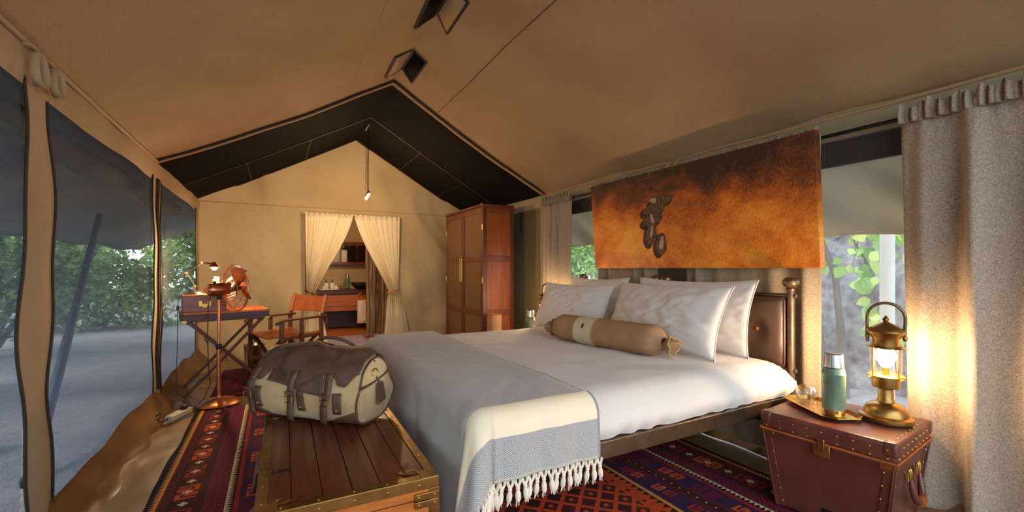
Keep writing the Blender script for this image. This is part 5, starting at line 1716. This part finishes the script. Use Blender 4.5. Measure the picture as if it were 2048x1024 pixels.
# ------------------------------------------------------------------ standing fan
def standing_fan():
    t = thing('standing_fan', 'copper pedestal fan with wire guard in front of the desk', 'fan', (-0.43, 4.56, 0.024), 0)
    m = MB(); m.lathe([(0.0, 0.0), (0.172, 0.0), (0.175, 0.006), (0.168, 0.016), (0.11, 0.034), (0.05, 0.05), (0.022, 0.056), (0.018, 0.066), (0.0, 0.066)], 48); m.build('base', MT['copper'], t, smooth=50)
    m = MB(); m.cyl((0, 0, 0.06), (0, 0, 0.50), 0.017, n=16); m.build('pole', MT['copper'], t)
    m = MB(); m.cyl((0, 0, 0.49), (0, 0, 0.95), 0.0125, n=16); m.build('pole', MT['copper'], t)
    m = MB(); m.lathe([(0.0, 0.475), (0.022, 0.475), (0.024, 0.48), (0.024, 0.515), (0.02, 0.52), (0.0, 0.52)], 16); m.build('height_collar', MT['iron'], t)
    # head: local +x is the blowing direction
    hd = bpy.data.objects.new('fan_head', None); COL.objects.link(hd); hd.parent = t
    hd.location = (0, 0, 0.995); hd.rotation_euler = (0, R(-3), math.atan2(0.52, 0.85))
    mx = Matrix.Rotation(R(90), 4, 'Y')
    m = MB(); m.lathe([(0.0, -0.10), (0.03, -0.098), (0.048, -0.08), (0.056, -0.05), (0.058, 0.02), (0.054, 0.05), (0.05, 0.07), (0.0, 0.07)], 28, mx); m.build('motor_housing', MT['copper'], hd, smooth=50)
    m = MB(); m.lathe([(0.0, 0.072), (0.05, 0.07), (0.052, 0.076), (0.03, 0.082), (0.0, 0.082)], 24, mx); m.build('housing_ring', MT['bronze'], hd)
    m = MB(); m.ball((-0.03, 0, 0.064), (0.016, 0.013, 0.012), 10, 6); m.build('oscillation_knob', MT['iron'], hd)
    m = MB(); m.box((0.0, 0, -0.065), (0.035, 0.035, 0.05)); m.build('tilt_bracket', MT['iron'], hd, bevel=0.006)
    Rg = 0.205; xc = 0.135
    # guard: rear dome, front dome
    for nm, x_rim, x_hub in (('rear_guard', xc, xc - 0.055), ('front_guard', xc + 0.012, xc + 0.075)):
        g = MB()
        for r in (Rg, Rg * 0.80, Rg * 0.60, Rg * 0.40, 0.05):
            k = ((r - 0.04) / (Rg - 0.04)) ** 2.2
            x = x_hub + (x_rim - x_hub) * k
            g.tube([(x, r * math.cos(q * PI / 24), r * math.sin(q * PI / 24)) for q in range(48)], 0.0032 if r == Rg else 0.0018, 5, closed=True)
        for j in range(40):
            q = j * 2 * PI / 40
            pts = []
            for i in range(7):
                r = 0.045 + (Rg - 0.045) * i / 6
                k = ((r - 0.04) / (Rg - 0.04)) ** 2.2
                pts.append((x_hub + (x_rim - x_hub) * k, r * math.cos(q + 0.12 * i / 6), r * math.sin(q + 0.12 * i / 6)))
            g.tube(pts, 0.0013, 4)
        g.build(nm, MT['copper'], hd, kind='stuff')
    m = MB(); m.lathe([(0.0, xc + 0.078), (0.042, xc + 0.076), (0.044, xc + 0.07), (0.0, xc + 0.066)], 24, mx); m.build('badge_disc', MT['copper'], hd)
    m = MB(); m.lathe([(0.0, 0.085), (0.028, 0.085), (0.03, 0.09), (0.03, 0.16), (0.02, 0.18), (0.0, 0.185)], 20, mx); m.build('hub', MT['bronze'], hd)
    for j in range(4):
        q0 = j * PI / 2 + 0.3
        b = MB()
        def bld(u, v):
            r = 0.028 + 0.155 * u
            wdt = (0.30 + 0.75 * math.sin(PI * min(1, u * 0.75 + 0.15)))
            a = q0 + (v - 0.5) * wdt * 1.05
            x = xc + 0.02 + (v - 0.5) * 0.05 * (0.5 + u)
            return (x, r * math.cos(a), r * math.sin(a))
        b.grid(bld, 10, 8); b.build('blade', MT['copper'], hd, thick=0.0025, smooth=180)
    m = MB(); m.tube([(-0.05, -0.02, 0.98), (-0.07, -0.04, 0.86), (-0.075, -0.05, 0.6), (-0.07, -0.04, 0.35), (-0.06, -0.02, 0.18), (-0.10, -0.05, 0.07), (-0.16, -0.12, 0.0), (-0.19, -0.19, 0.022)], 0.004, 6); m.build('cable', MT['black'], t)
    return t
standing_fan()
# power strip on the floor
t = thing('power_strip', 'pale plastic power strip with black plug lying by the fan base', 'power strip', (-0.665, 4.28, 0.03), R(66))
m = MB(); m.box((0, 0, 0.02), (0.24, 0.06, 0.04)); m.build('body', mat_plain('beige_plastic', S(196, 180, 150), S(184, 168, 138), 10, 0.45), t, bevel=0.006)
m = MB(); m.box((0.06, 0, 0.055), (0.045, 0.038, 0.035)); m.build('plug', MT['black'], t, bevel=0.006)
m = MB(); m.box((-0.02, 0, 0.043), (0.04, 0.035, 0.006)); m.build('socket', MT['white_plastic'], t, bevel=0.002)
m = MB(); m.tube([(-0.115, 0, 0.02), (-0.16, 0.02, 0.015), (-0.18, 0.06, 0.03), (-0.13, 0.09, 0.04), (-0.12, 0.05, 0.07), (-0.17, 0.03, 0.04), (-0.21, 0.08, 0.012)], 0.005, 6); m.build('cable', MT['black'], t)

# ------------------------------------------------------------------ director's chair
def directors_chair():
    t = thing('directors_chair', 'wooden folding director chair with tan leather seat and back by the desk', 'chair', (0.115, 5.50, 0.0245), R(-58))
    W = 0.57; hw = W / 2
    wood = MT['mahogany']
    for s in (-1, 1):
        x = s * hw
        # posts: front (to arm), middle (seat to arm), rear (to backrest)
        m = MB(); m.bx(x - 0.012, x + 0.012, -0.26, -0.215, 0.0, 0.612); m.build('front_post', wood, t, bevel=0.003)
        m = MB(); m.bx(x - 0.012, x + 0.012, -0.03, 0.012, 0.36, 0.615); m.build('middle_post', wood, t, bevel=0.003)
        m = MB(); m.bar((x, 0.225, 0.0), (x, 0.235, 0.62), 0.024, 0.045, up=(0, 1, 0)); m.build('rear_post', wood, t, bevel=0.003)
        m = MB(); m.bar((x, 0.232, 0.60), (x, 0.30, 0.875), 0.022, 0.036, up=(0, 1, 0)); m.build('back_post', wood, t, bevel=0.003)
        m = MB(); m.bx(x - 0.010, x + 0.010, -0.24, 0.23, 0.15, 0.19); m.build('side_stretcher', wood, t, bevel=0.003)
        m = MB(); m.bx(x - 0.014 - s * 0.02, x + 0.014 - s * 0.02, -0.25, 0.25, 0.415, 0.455); m.build('seat_rail', wood, t, bevel=0.003)
        # curved arm rest
        m = MB()
        prof = []
        def arm(u, v):
            y = -0.30 + 0.60 * u
            wd = 0.028 * (1 - 0.3 * max(0, u - 0.6)) * (1 if 0.03 < u < 0.97 else 0.6)
            zc = 0.632 - 0.035 * max(0, (0.25 - u) / 0.25) ** 1.6
            q = 2 * PI * v
            return (x + wd * math.copysign(abs(math.cos(q)) ** 0.6, math.cos(q)), y, zc + 0.013 * math.copysign(abs(math.sin(q)) ** 0.6, math.sin(q)))
        m.grid(arm, 24, 16)
        m.f.append([j for j in range(16)]); m.f.append([24 * 17 + j for j in range(16)])
        m.build('arm_rest', wood, t, smooth=60)
    # crossed legs front and back
    for y in (-0.19, 0.17):
        for s in (-1, 1):
            m = MB(); m.bar((s * (hw - 0.03), y + s * 0.012, 0.42), (-s * (hw - 0.03), y + s * 0.012, 0.03), 0.02, 0.04, up=(0, 1, 0)); m.build('cross_leg', wood, t, bevel=0.003)
    # leather seat sling
    m = MB()
    def seat(u, v):
        x = (u - 0.5) * (W - 0.03); y = -0.24 + 0.47 * v
        return (x, y, 0.462 - 0.045 * math.sin(PI * u) * (1 - 0.3 * v) + 0.004 * nz(x * 8, y * 8))
    m.grid(seat, 24, 18); m.build('seat', MT['leather_tan'], t, smooth=180, thick=0.006)
    for s in (-1, 1):
        m = MB(); m.cyl((s * (hw - 0.02), -0.245, 0.455), (s * (hw - 0.02), 0.235, 0.455), 0.017, n=12); m.build('seat_hem', MT['leather_tan'], t)
    for y in (-0.19,):
        for s in (-1, 1):
            m = MB(); m.bar((s * (hw - 0.02), y - 0.03, 0.44), (s * (hw - 0.10), y - 0.032, 0.375), 0.006, 0.05, up=(0, 1, 0)); m.build('leather_tab', MT['leather_dark'], t, bevel=0.002)
    # back sling
    m = MB()
    def back(u, v):
        x = (u - 0.5) * (W + 0.01); z = 0.675 + 0.19 * v
        y = 0.232 + 0.247 * (z - 0.60) + 0.05 * math.sin(PI * u) + 0.004 * math.sin(v * 3)
        return (x, y, z - 0.012 * math.sin(PI * u) * v)
    m.grid(back, 24, 10); m.build('backrest', MT['leather_tan'], t, smooth=180, thick=0.006)
    for s in (-1, 1):
        m = MB(); m.tube([(s * hw, 0.246, 0.67), (s * hw, 0.296, 0.868)], 0.021, 12); m.build('back_hem', MT['leather_tan'], t)
    return t
directors_chair()
t = thing('metal_bin', 'small shiny metal waste bin on the floor behind the chair', 'bin', (-0.22, 6.19, 0.002))
m = MB(); m.lathe([(0.0, 0.0), (0.095, 0.0), (0.098, 0.004), (0.115, 0.27), (0.112, 0.272), (0.108, 0.268), (0.09, 0.01), (0.0, 0.01)], 28); m.build('body', MT['chrome'], t, smooth=50)
m = MB(); m.tube([(0.114 * math.cos(q * PI / 14), 0.114 * math.sin(q * PI / 14), 0.27) for q in range(28)], 0.004, 6, closed=True); m.build('rim', MT['old_brass'], t)

# ------------------------------------------------------------------ pendant lamps
t = thing('pendant_cluster', 'cluster of three small lit bulbs hanging on dark cords from the ridge', 'lamp', (1.0, 5.55, 2.94))
for i, dy in enumerate((-0.09, 0.0, 0.09)):
    m = MB(); m.lathe([(0.0, 0.0), (0.016, 0.0), (0.018, -0.01), (0.012, -0.02), (0.006, -0.03), (0.0, -0.03)], 12, Matrix.Translation((0, dy, 0.01))); hk = m.build('hook', MT['chrome'], t)
    m = MB(); m.tube([(0.0, dy, -0.01), (0.006 * math.sin(i), dy, -0.3), (-0.004, dy, -0.6), (0, dy, -0.80 - 0.01 * i)], 0.0035, 6); c = m.build('cord', MT['black'], t)
    m = MB(); m.lathe([(0.004, 0.0), (0.012, -0.005), (0.014, -0.035), (0.0, -0.036)], 12, Matrix.Translation((0, dy, -0.795 - 0.01 * i))); m.build('socket', MT['brass'], t)
    m = MB(); m.ball((0, dy, -0.845 - 0.01 * i), (0.014, 0.014, 0.018), 10, 8); m.build('bulb', MT['bulb'], t)
point_light('pendant_light', (0, 0, -0.90), 34, WARM, 0.05, t)

# ------------------------------------------------------------------ painting over the bed
def painting():
    t = thing('wall_painting', 'wide rust-orange painting of dark scaly pods hung over the bed', 'painting', (2.715, 2.29, 1.205))
    W, H, T = 1.95, 0.77, 0.05
    n = N('rust_orange_paint')
    v = n.tc('Object')
    sx, sy, sz = n.sep(v)
    a = n.noise(n.tc('Object', (1, 1.0, 1.4)), 3.0, 8, 0.72, 0.4)
    b = n.noise(n.tc('Object', (1, 2.4, 1), (R(35), 0, 0)), 44, 6, 0.8)
    big = n.noise(v, 1.6, 2)
    up = n.rng(sz, 0.30, 0.74, 0.0, 0.22)
    h = n.m('SUBTRACT', n.m('ADD', n.m('MULTIPLY', a, 0.50), n.m('ADD', n.m('MULTIPLY', b, 0.38), n.m('MULTIPLY', big, 0.28))), up)
    c = n.ramp(h, [(0.34, S(50, 30, 14)), (0.43, S(120, 60, 16)), (0.50, S(186, 92, 18)), (0.57, S(220, 122, 26)), (0.68, S(244, 168, 62))])
    n.bsdf(c, 0.5, 0, 0.4); n.bump(n.m('ADD', a, b), 0.5, 0.01)
    m = MB(); m.bx(-T / 2, T / 2, -W / 2, W / 2, 0, H)
    cv = m.build('canvas', n.mat, t, bevel=0.002)
    cv.rotation_euler = (0, R(-4.5), 0)
    # painted pods
    p2 = N('pod_paint')
    vv = p2.tc('Object'); vo = p2.voro(vv, 110)
    p2.bsdf(p2.ramp(vo, [(0.1, S(150, 116, 84)), (0.45, S(96, 66, 42)), (0.8, S(46, 30, 20))]), 0.6, 0, 0.3)
    p3 = mat_plain('pod_belly_paint', S(190, 156, 142), S(150, 112, 96), 30, 0.6)
    p4 = mat_plain('dark_shadow_paint', S(44, 26, 12), S(58, 34, 16), 20, 0.7)
    fx = -T / 2
    def blob(y, z, a, b, rot, mat, name, lift, taper=0.0, n_=26):
        m = MB(); pts = []
        for i in range(n_):
            q = 2 * PI * i / n_
            u = a * math.cos(q); w = b * math.sin(q) * (1 + taper * math.cos(q)) * (1 + 0.08 * math.sin(3 * q + y * 9))
            pts.append((fx - lift, y + u * math.cos(rot) - w * math.sin(rot), z + u * math.sin(rot) + w * math.cos(rot)))
        m.add(pts, [list(range(n_))])
        return m.build(name, mat, cv, smooth=0)
    # y decreases to the right as seen from the room; offsets measured from the centre
    def Yp(px): return 2.29
    pods = [(0.135, 0.533, 0.115, 0.040, R(176), 0.0), (0.215, 0.468, 0.112, 0.045, R(174), 0.2), (0.235, 0.385, 0.10, 0.042, R(170), 0.0), (0.252, 0.285, 0.098, 0.054, R(100), -0.25), (0.155, 0.195, 0.088, 0.050, R(100), -0.2)]
    for (y, z, a, b, rot, tp) in pods:
        blob(y + 0.03, z - 0.022, a * 1.12, b * 1.12, rot, p4, 'painted_shadow', 0.0008)
    for i, (y, z, a, b, rot, tp) in enumerate(pods):
        blob(y, z, a, b, rot, p2.mat, 'painted_pod', 0.0016 + 0.0003 * i, tp)
    for (y, z, a, b, rot) in ((0.215, 0.54, 0.035, 0.020, 0.1), (0.235, 0.40, 0.042, 0.016, R(75)), (0.245, 0.30, 0.058, 0.012, R(105)), (0.15, 0.20, 0.055, 0.02, R(102))):
        blob(y, z, a, b, rot, p3, 'painted_highlight', 0.0036, -0.2, 16)
    # two hanging straps above
    for y in (0.12, 0.20):
        m = MB(); m.bar((0.03, y, H - 0.01), (0.10, y, 0.86), 0.03, 0.004, up=(1, 0, 0)); m.build('hanging_strap', MT['tan_tape'], t)
    return t
painting()

# ------------------------------------------------------------------ curtains
def wall_curtain(label, ya, yb, mat, folds, seed, x=2.752, zt=1.975, zb=0.05, amp=0.035, group='grey linen curtains on the right wall', swell=0.0, lean=0.0, zb2=None):
    t = thing('linen_curtain', label, 'curtain', (x, (ya + yb) / 2, 0), 0, group)
    w = yb - ya
    m = MB()
    nu = max(40, folds * 14)
    def fn(u, v):
        z = zt + (((zb if zb2 is None else zb + (zb2 - zb) * u)) - zt) * v
        ph = seed + u * folds * 2 * PI + 0.9 * math.sin(u * 5 + seed) + 0.25 * math.sin(v * 3 + seed)
        a = amp * (0.35 + 0.65 * min(1, v * 4)) * (0.7 + 0.4 * math.sin(seed * 3 + u * 7))
        y = -w / 2 + w * u + swell * (u - 0.5) * v + lean * v + 0.006 * math.sin(ph * 0.5) 
        xx = a * (math.sin(ph) + 0.28 * math.sin(2 * ph + 0.7)) * 0.9 + 0.010 * nz(u * 9, v * 3, seed)
        if v < 0.06: xx += 0.006 * math.sin(u * folds * 24)
        if v == 0: z += 0.014 * math.sin(u * folds * 9) + 0.008 * math.sin(u * 77)
        return (xx, y, z)
    m.grid(fn, nu, 60)
    m.build('panel', MT[mat], t, smooth=180, thick=0.004)
    # gathered heading on the rod
    g = MB()
    def hd(u, v):
        z = zt - 0.055 + 0.085 * v
        s = math.sin(u * folds * 26 + seed + 2 * math.sin(u * 9)) + 0.8 * math.sin(u * folds * 53 + 2 * seed + math.sin(u * 17))
        return (-0.022 + 0.012 * s + 0.02 * (0.5 - abs(v - 0.5)) * -1, -w / 2 + w * u, z + 0.014 * math.sin(u * folds * 15 + 2 * math.sin(u * 11)) * v + 0.008 * math.sin(u * folds * 37) * v)
    g.grid(hd, folds * 44, 8)
    g.build('gathered_heading', MT[mat], t, smooth=180, thick=0.003)
    return t
wall_curtain('grey linen curtain beside the lantern trunk, widest of the set', 0.18, 0.985, 'linen', 4, 1.2, x=2.77, amp=0.058, zb=0.03, lean=-0.03, zb2=0.06)
wall_curtain('tan linen curtain behind the headboard next to the near window opening', 1.34, 2.28, 'linen_tan', 5, 2.4, amp=0.030)
wall_curtain('tan linen curtain behind the wardrobe side headboard under the painting', 2.58, 3.28, 'linen_tan', 5, 0.3, amp=0.030)
wall_curtain('grey linen curtain between the wardrobe and the far window opening', 3.73, 4.27, 'linen', 4, 3.3, amp=0.034, lean=0.02)

# cream door curtains, tied back
def door_curtain(label, side):
    t = thing('door_curtain', label, 'curtain', (1.02, YB - 0.06, 0), 0, 'cream door curtains')
    zt, ztie = 1.985, 0.86
    def edges(z):
        if side < 0:
            o_t, o_b = 0.372, 0.30; i_top, i_tie, i_b = 1.012, 0.495, 0.69
            o_tie = 0.385
        else:
            o_t, o_b = 1.685, 1.86; i_top, i_tie, i_b = 1.018, 1.515, 1.44
            o_tie = 1.668
        if z > ztie:
            q = (z - ztie) / (zt - ztie)
            k = q ** 0.9 * 0.55 + (math.sin(q * PI / 2) ** 1.5) * 0.45
            return o_tie + (o_t - o_tie) * q, i_tie + (i_top - i_tie) * k
        q = (ztie - z) / ztie
        k = q ** 0.7
        return o_tie + (o_b - o_tie) * k, i_tie + (i_b - i_tie) * k
    m = MB()
    def fn(u, v):
        z = zt - (zt - 0.025) * v
        o, i = edges(z)
        x = o + (i - o) * u
        wid = abs(i - o)
        amp = 0.022 + 0.03 * math.exp(-((z - ztie) / 0.25) ** 2) - 0.01 * math.exp(-((zt - z) / 0.1) ** 2)
        dep = amp * math.sin(u * 8 * 2 * PI + 1.3 * math.sin(u * 4)) * (0.75 + 0.25 * math.sin(u * 11))
        sag = 0.01 * nz(u * 6, z * 3, side)
        if v == 0: z += 0.008 * math.sin(u * 60)
        return (x - 1.02, dep + sag - 0.02, z)
    m.grid(fn, 120, 70)
    m.build('panel', MT['curtain_cream'], t, smooth=180)
    o, i = edges(ztie)
    b = MB(); pts = []
    a0, a1 = min(o, i) - 0.012, max(o, i) + 0.012
    for k in range(28):
        q = 2 * PI * k / 28
        pts.append(((a0 + a1) / 2 - 1.02 + (a1 - a0) / 2 * math.cos(q), -0.02 + 0.07 * math.sin(q), ztie + 0.03 * math.cos(q) * side + 0.0))
    b.tube(pts, 0.014, 6, closed=True, flat=0.4)
    b.build('tie_band', MT['leather_dark'] if side < 0 else MT['leather_tan'], t)
    return t
door_curtain('cream door curtain tied back with a dark band next to the leather chair', -1)
door_curtain('cream door curtain tied back with a tan band, on the wardrobe side', 1)
# ------------------------------------------------------------------ bathroom beyond the doorway
BW0, BW1, BYB = -0.3, 2.35, 9.45
for nm, c, d in (('wall_bathroom_back', ((BW0 + BW1) / 2, BYB + 0.02, 1.15), (BW1 - BW0, 0.03, 2.3)), ('wall_bathroom_left', (BW0, (YB + BYB) / 2 + 0.1, 1.15), (0.03, BYB - YB - 0.1, 2.3)), ('wall_bathroom_right', (BW1, (YB + BYB) / 2 + 0.1, 1.15), (0.03, BYB - YB - 0.1, 2.3))):
    m = MB(); m.box(c, d); struct(m.build(nm, MT['canvas_back']))
m = MB(); m.box(((BW0 + BW1) / 2, (YB + BYB) / 2 + 0.12, 2.31), (BW1 - BW0, BYB - YB - 0.05, 0.02)); struct(m.build('ceiling_bathroom', MT['canvas']))
fb = struct(bpy.data.objects.new('floor_bathroom', None)); COL.objects.link(fb)
pl = None
for i in range(22):
    y = 6.86 + i * 0.118
    if pl is None:
        m = MB(); m.bx(BW0, BW1, -0.056, 0.056, 0.0, 0.02); pl = m.build('plank', MT['orange_wood'], fb, bevel=0.003); o = pl
    else:
        o = pl.copy(); COL.objects.link(o); o.parent = fb
    o.location = (0, y, 0)
# lavender mat, put in for the bluish daylight sheen on the planks
n = N('lavender_sheen')
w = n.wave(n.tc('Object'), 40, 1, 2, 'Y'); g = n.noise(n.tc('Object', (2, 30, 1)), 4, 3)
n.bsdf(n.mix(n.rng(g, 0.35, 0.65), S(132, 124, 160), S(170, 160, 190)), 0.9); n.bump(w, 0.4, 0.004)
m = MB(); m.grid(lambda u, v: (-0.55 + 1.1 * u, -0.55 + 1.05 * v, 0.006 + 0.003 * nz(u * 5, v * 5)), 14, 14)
o = m.build('plank_sheen_mat', n.mat, smooth=180, thick=0.008); o.location = (0.80, 7.50, 0.0235)
tag(o, 'lavender mat standing in for bluish daylight reflected on the planks beyond the doorway', 'mat')
# vanity
t = thing('vanity_unit', 'wooden vanity with amber drawers beyond the doorway', 'vanity', (1.0, 8.8, 0.02))
m = MB(); m.bx(-0.85, 0.85, -0.03, 0.58, 0.69, 0.77); m.build('top', MT['dark_wood'], t, bevel=0.005)
m = MB(); m.bx(-0.82, 0.82, 0.012, 0.56, 0.37, 0.69); m.build('carcass', MT['dark_wood'], t)
for z0, z1 in ((0.375, 0.462), (0.468, 0.675)):
    m = MB(); m.bx(-0.82, 0.82, -0.012, 0.014, z0, z1); m.build('drawer_front', MT['orange_wood'], t, bevel=0.003)
for x in (-0.80, -0.15, 0.80):
    m = MB(); m.bx(x - 0.03, x + 0.03, 0.04, 0.5, 0.0, 0.37); m.build('leg', MT['dark_wood'], t, bevel=0.004)
m = MB(); m.bx(-0.80, 0.80, 0.40, 0.42, 0.02, 0.37); m.build('back_panel', MT['dark_wood'], t)
CT = 0.792
t = thing('stone_basin', 'dark stone bowl basin on the vanity top', 'basin', (1.53, 9.02, CT))
m = MB(); m.lathe([(0.0, 0.0), (0.09, 0.0), (0.14, 0.02), (0.21, 0.09), (0.225, 0.125), (0.215, 0.13), (0.19, 0.09), (0.12, 0.03), (0.0, 0.025)], 36); m.build('bowl', mat_plain('dark_stone', S(44, 34, 28), S(66, 50, 38), 12, 0.35), t, smooth=50)
m = MB(); m.tube([(0.22 * math.cos(q * PI / 18), 0.22 * math.sin(q * PI / 18), 0.127) for q in range(36)], 0.006, 6, closed=True); m.build('rim', mat_plain('stone_rim', S(56, 44, 36), S(80, 62, 48), 20, 0.4), t)
thermos('green vacuum flask with steel cup on the vanity by the basin', (1.24, 8.99, CT))
bpy.context.view_layer.update()
for k, (x, lb) in enumerate(((0.86, 'white pump bottle on the vanity tray, beside the rolled towels'), (0.97, 'white pump bottle on the vanity tray, nearer the drinking glasses'))):
    t = thing('pump_bottle', lb, 'bottle', (x, 8.99, CT + 0.016), 0, 'pump bottles on the vanity')
    m = MB(); m.lathe([(0.0, 0.0), (0.042, 0.0), (0.044, 0.005), (0.044, 0.10), (0.036, 0.115), (0.014, 0.122), (0.0, 0.122)], 20); m.build('bottle', MT['white_plastic'], t, smooth=50)
    m = MB(); m.lathe([(0.0, 0.122), (0.016, 0.122), (0.016, 0.145), (0.006, 0.148), (0.006, 0.175), (0.0, 0.175)], 12); m.tube([(0, 0, 0.172), (0.03, 0, 0.174)], 0.005, 6); m.build('pump', MT['black'], t)
t = thing('vanity_tray', 'pale tray under the pump bottles on the vanity', 'tray', (0.915, 8.975, CT))
m = MB(); m.bx(-0.16, 0.16, -0.10, 0.06, 0.0, 0.006); m.build('tray_base', MT['white_plastic'], t, bevel=0.002)
m = MB(); m.tube([(-0.16, -0.10, 0.008), (0.16, -0.10, 0.008), (0.16, 0.06, 0.008), (-0.16, 0.06, 0.008)], 0.006, 6, closed=True); m.build('tray_rim', MT['white_plastic'], t)
MT['towel'] = mat_cloth('white_towel', S(226, 218, 204), S(236, 230, 218), 160, 0.95, 0.5)
for x, lb in ((0.82, 'rolled white face towel on the vanity tray under the first pump bottle'), (1.02, 'rolled white face towel on the vanity tray close to the drinking glasses')):
    t = thing('rolled_towel', lb, 'towel', (x, 8.915, CT + 0.045), 0, 'rolled face towels')
    m = MB(); m.tube([(0, -0.05, 0), (0, 0.0, 0), (0, 0.02, 0)], [0.035, 0.036, 0.035], 18); m.build('roll', MT['towel'], t, smooth=50)
    sp = [(0.004 * q * 0.9 * math.cos(q), -0.052, 0.004 * q * 0.9 * math.sin(q)) for q in [i * 0.4 for i in range(1, 22)]]
    m = MB(); m.tube(sp, 0.003, 5); m.build('fold_edge', MT['towel'], t)
tumbler('clear drinking glass on the vanity next to the pump bottles', (1.09, 8.99, CT + 0.002), 1.1)
tumbler('clear drinking glass on the vanity next to the green flask', (1.155, 9.03, CT + 0.002), 1.0)
# towel ring and hand towel
t = thing('towel_ring', 'brass towel ring fixed to the vanity front', 'towel ring', (1.465, 8.76, 0.70))
m = MB(); m.tube([(0.075 * math.cos(q * PI / 16), -0.012, -0.055 + 0.075 * math.sin(q * PI / 16)) for q in range(32)], 0.006, 8, closed=True); m.build('ring', MT['brass'], t)
m = MB(); m.ball((0, 0.0, 0.025), (0.02, 0.016, 0.02), 12, 8); m.build('rose', MT['brass'], t)
t = thing('hand_towel', 'folded white hand towel hanging from the brass towel ring', 'towel', (1.465, 8.738, 0.57))
m = MB()
m.grid(lambda u, v: (-0.075 + 0.15 * u + 0.02 * v * (u - 0.3), -0.022 + 0.006 * math.sin(u * 9), 0.02 - 0.44 * v), 12, 20); m.build('front_fall', MT['towel'], t, thick=0.016, smooth=60)
m = MB(); m.grid(lambda u, v: (-0.07 + 0.14 * u, 0.012, 0.015 - 0.36 * v), 6, 10); m.build('back_fall', MT['towel'], t, thick=0.01, smooth=60)
m = MB(); m.bx(-0.075, 0.09, -0.034, -0.030, -0.385, -0.375); m.build('woven_stripe', MT['tan_tape'], t)
# mirror with shelf
t = thing('wall_mirror', 'wood framed mirror with a shelf above the vanity', 'mirror', (1.2, BYB - 0.02, 1.27))
n = N('mirror_glass'); n.bsdf(S(176, 188, 190), 0.06, 1.0)
m = MB(); m.bx(-0.48, 0.48, -0.012, 0.0, 0.06, 0.40); m.build('mirror_pane', n.mat, t)
for (a, b, c, d) in ((-0.5, 0.5, 0.40, 0.47), (-0.5, -0.46, 0.06, 0.40), (0.46, 0.5, 0.06, 0.40)):
    m = MB(); m.bx(a, b, -0.03, 0.0, c, d); m.build('frame_bar', MT['mahogany_x'], t, bevel=0.003)
m = MB(); m.bx(-0.52, 0.52, -0.13, 0.0, 0.0, 0.06); m.build('shelf', MT['mahogany_x'], t, bevel=0.004)
t = thing('reflection_canister', 'white canister standing in for a white cylinder reflected in the mirror', 'canister', (1.23, BYB - 0.10, 1.331))  # solid stand-in on the shelf for a white reflection in the mirror
m = MB(); m.lathe([(0.0, 0.0), (0.062, 0.0), (0.064, 0.004), (0.064, 0.23), (0.06, 0.235), (0.0, 0.235)], 28); m.build('body', MT['white_plastic'], t, smooth=50)
m = MB(); m.lathe([(0.0, 0.232), (0.06, 0.232), (0.061, 0.238), (0.05, 0.243), (0.0, 0.243)], 28); m.build('lid', MT['white_plastic'], t, smooth=50)
# screen of rough poles
t = thing('pole_screen', 'screen of rough grey driftwood poles behind the cream door curtain', 'screen', (1.72, 7.78, 0.022))
MT['driftwood'] = mat_plain('driftwood', S(146, 124, 98), S(92, 74, 58), 5, 0.9, 0, 0.7, 30, (3, 3, 0.5))
rnd = random.Random(12)
for i in range(13):
    x = -0.31 + 0.051 * i; r = rnd.uniform(0.024, 0.036); y = rnd.uniform(-0.012, 0.012)
    pts = [(x + rnd.gauss(0, 0.008), y + rnd.gauss(0, 0.01), z) for z in (0.03, 0.45, 0.9, 1.4, 1.9, 2.2)]
    m = MB(); m.tube(pts, [r * rnd.uniform(0.85, 1.15) for _ in pts], 9); m.build('pole', MT['driftwood'], t)
m = MB(); m.bx(-0.36, 0.36, -0.06, 0.06, 0.0, 0.05); m.build('foot_rail', MT['driftwood'], t, bevel=0.008)
m = MB(); m.bx(-0.33, 0.33, 0.045, 0.075, 1.6, 1.66); m.build('tie_rail', MT['driftwood'], t, bevel=0.006)
# lamp on the bathroom ceiling
t = thing('bathroom_lamp', 'small brass ceiling lamp in the bathroom', 'lamp', (0.8, 7.5, 2.30))
m = MB(); m.lathe([(0.0, 0.0), (0.06, 0.0), (0.06, -0.012), (0.02, -0.03), (0.02, -0.07), (0.0, -0.07)], 20); m.build('rose', MT['brass'], t)
m = MB(); m.ball((0, 0, -0.10), 0.035, 14, 8); m.build('bulb', MT['bulb'], t)
point_light('bathroom_light', (0, 0, -0.10), 70.0, WARM, 0.05, t)
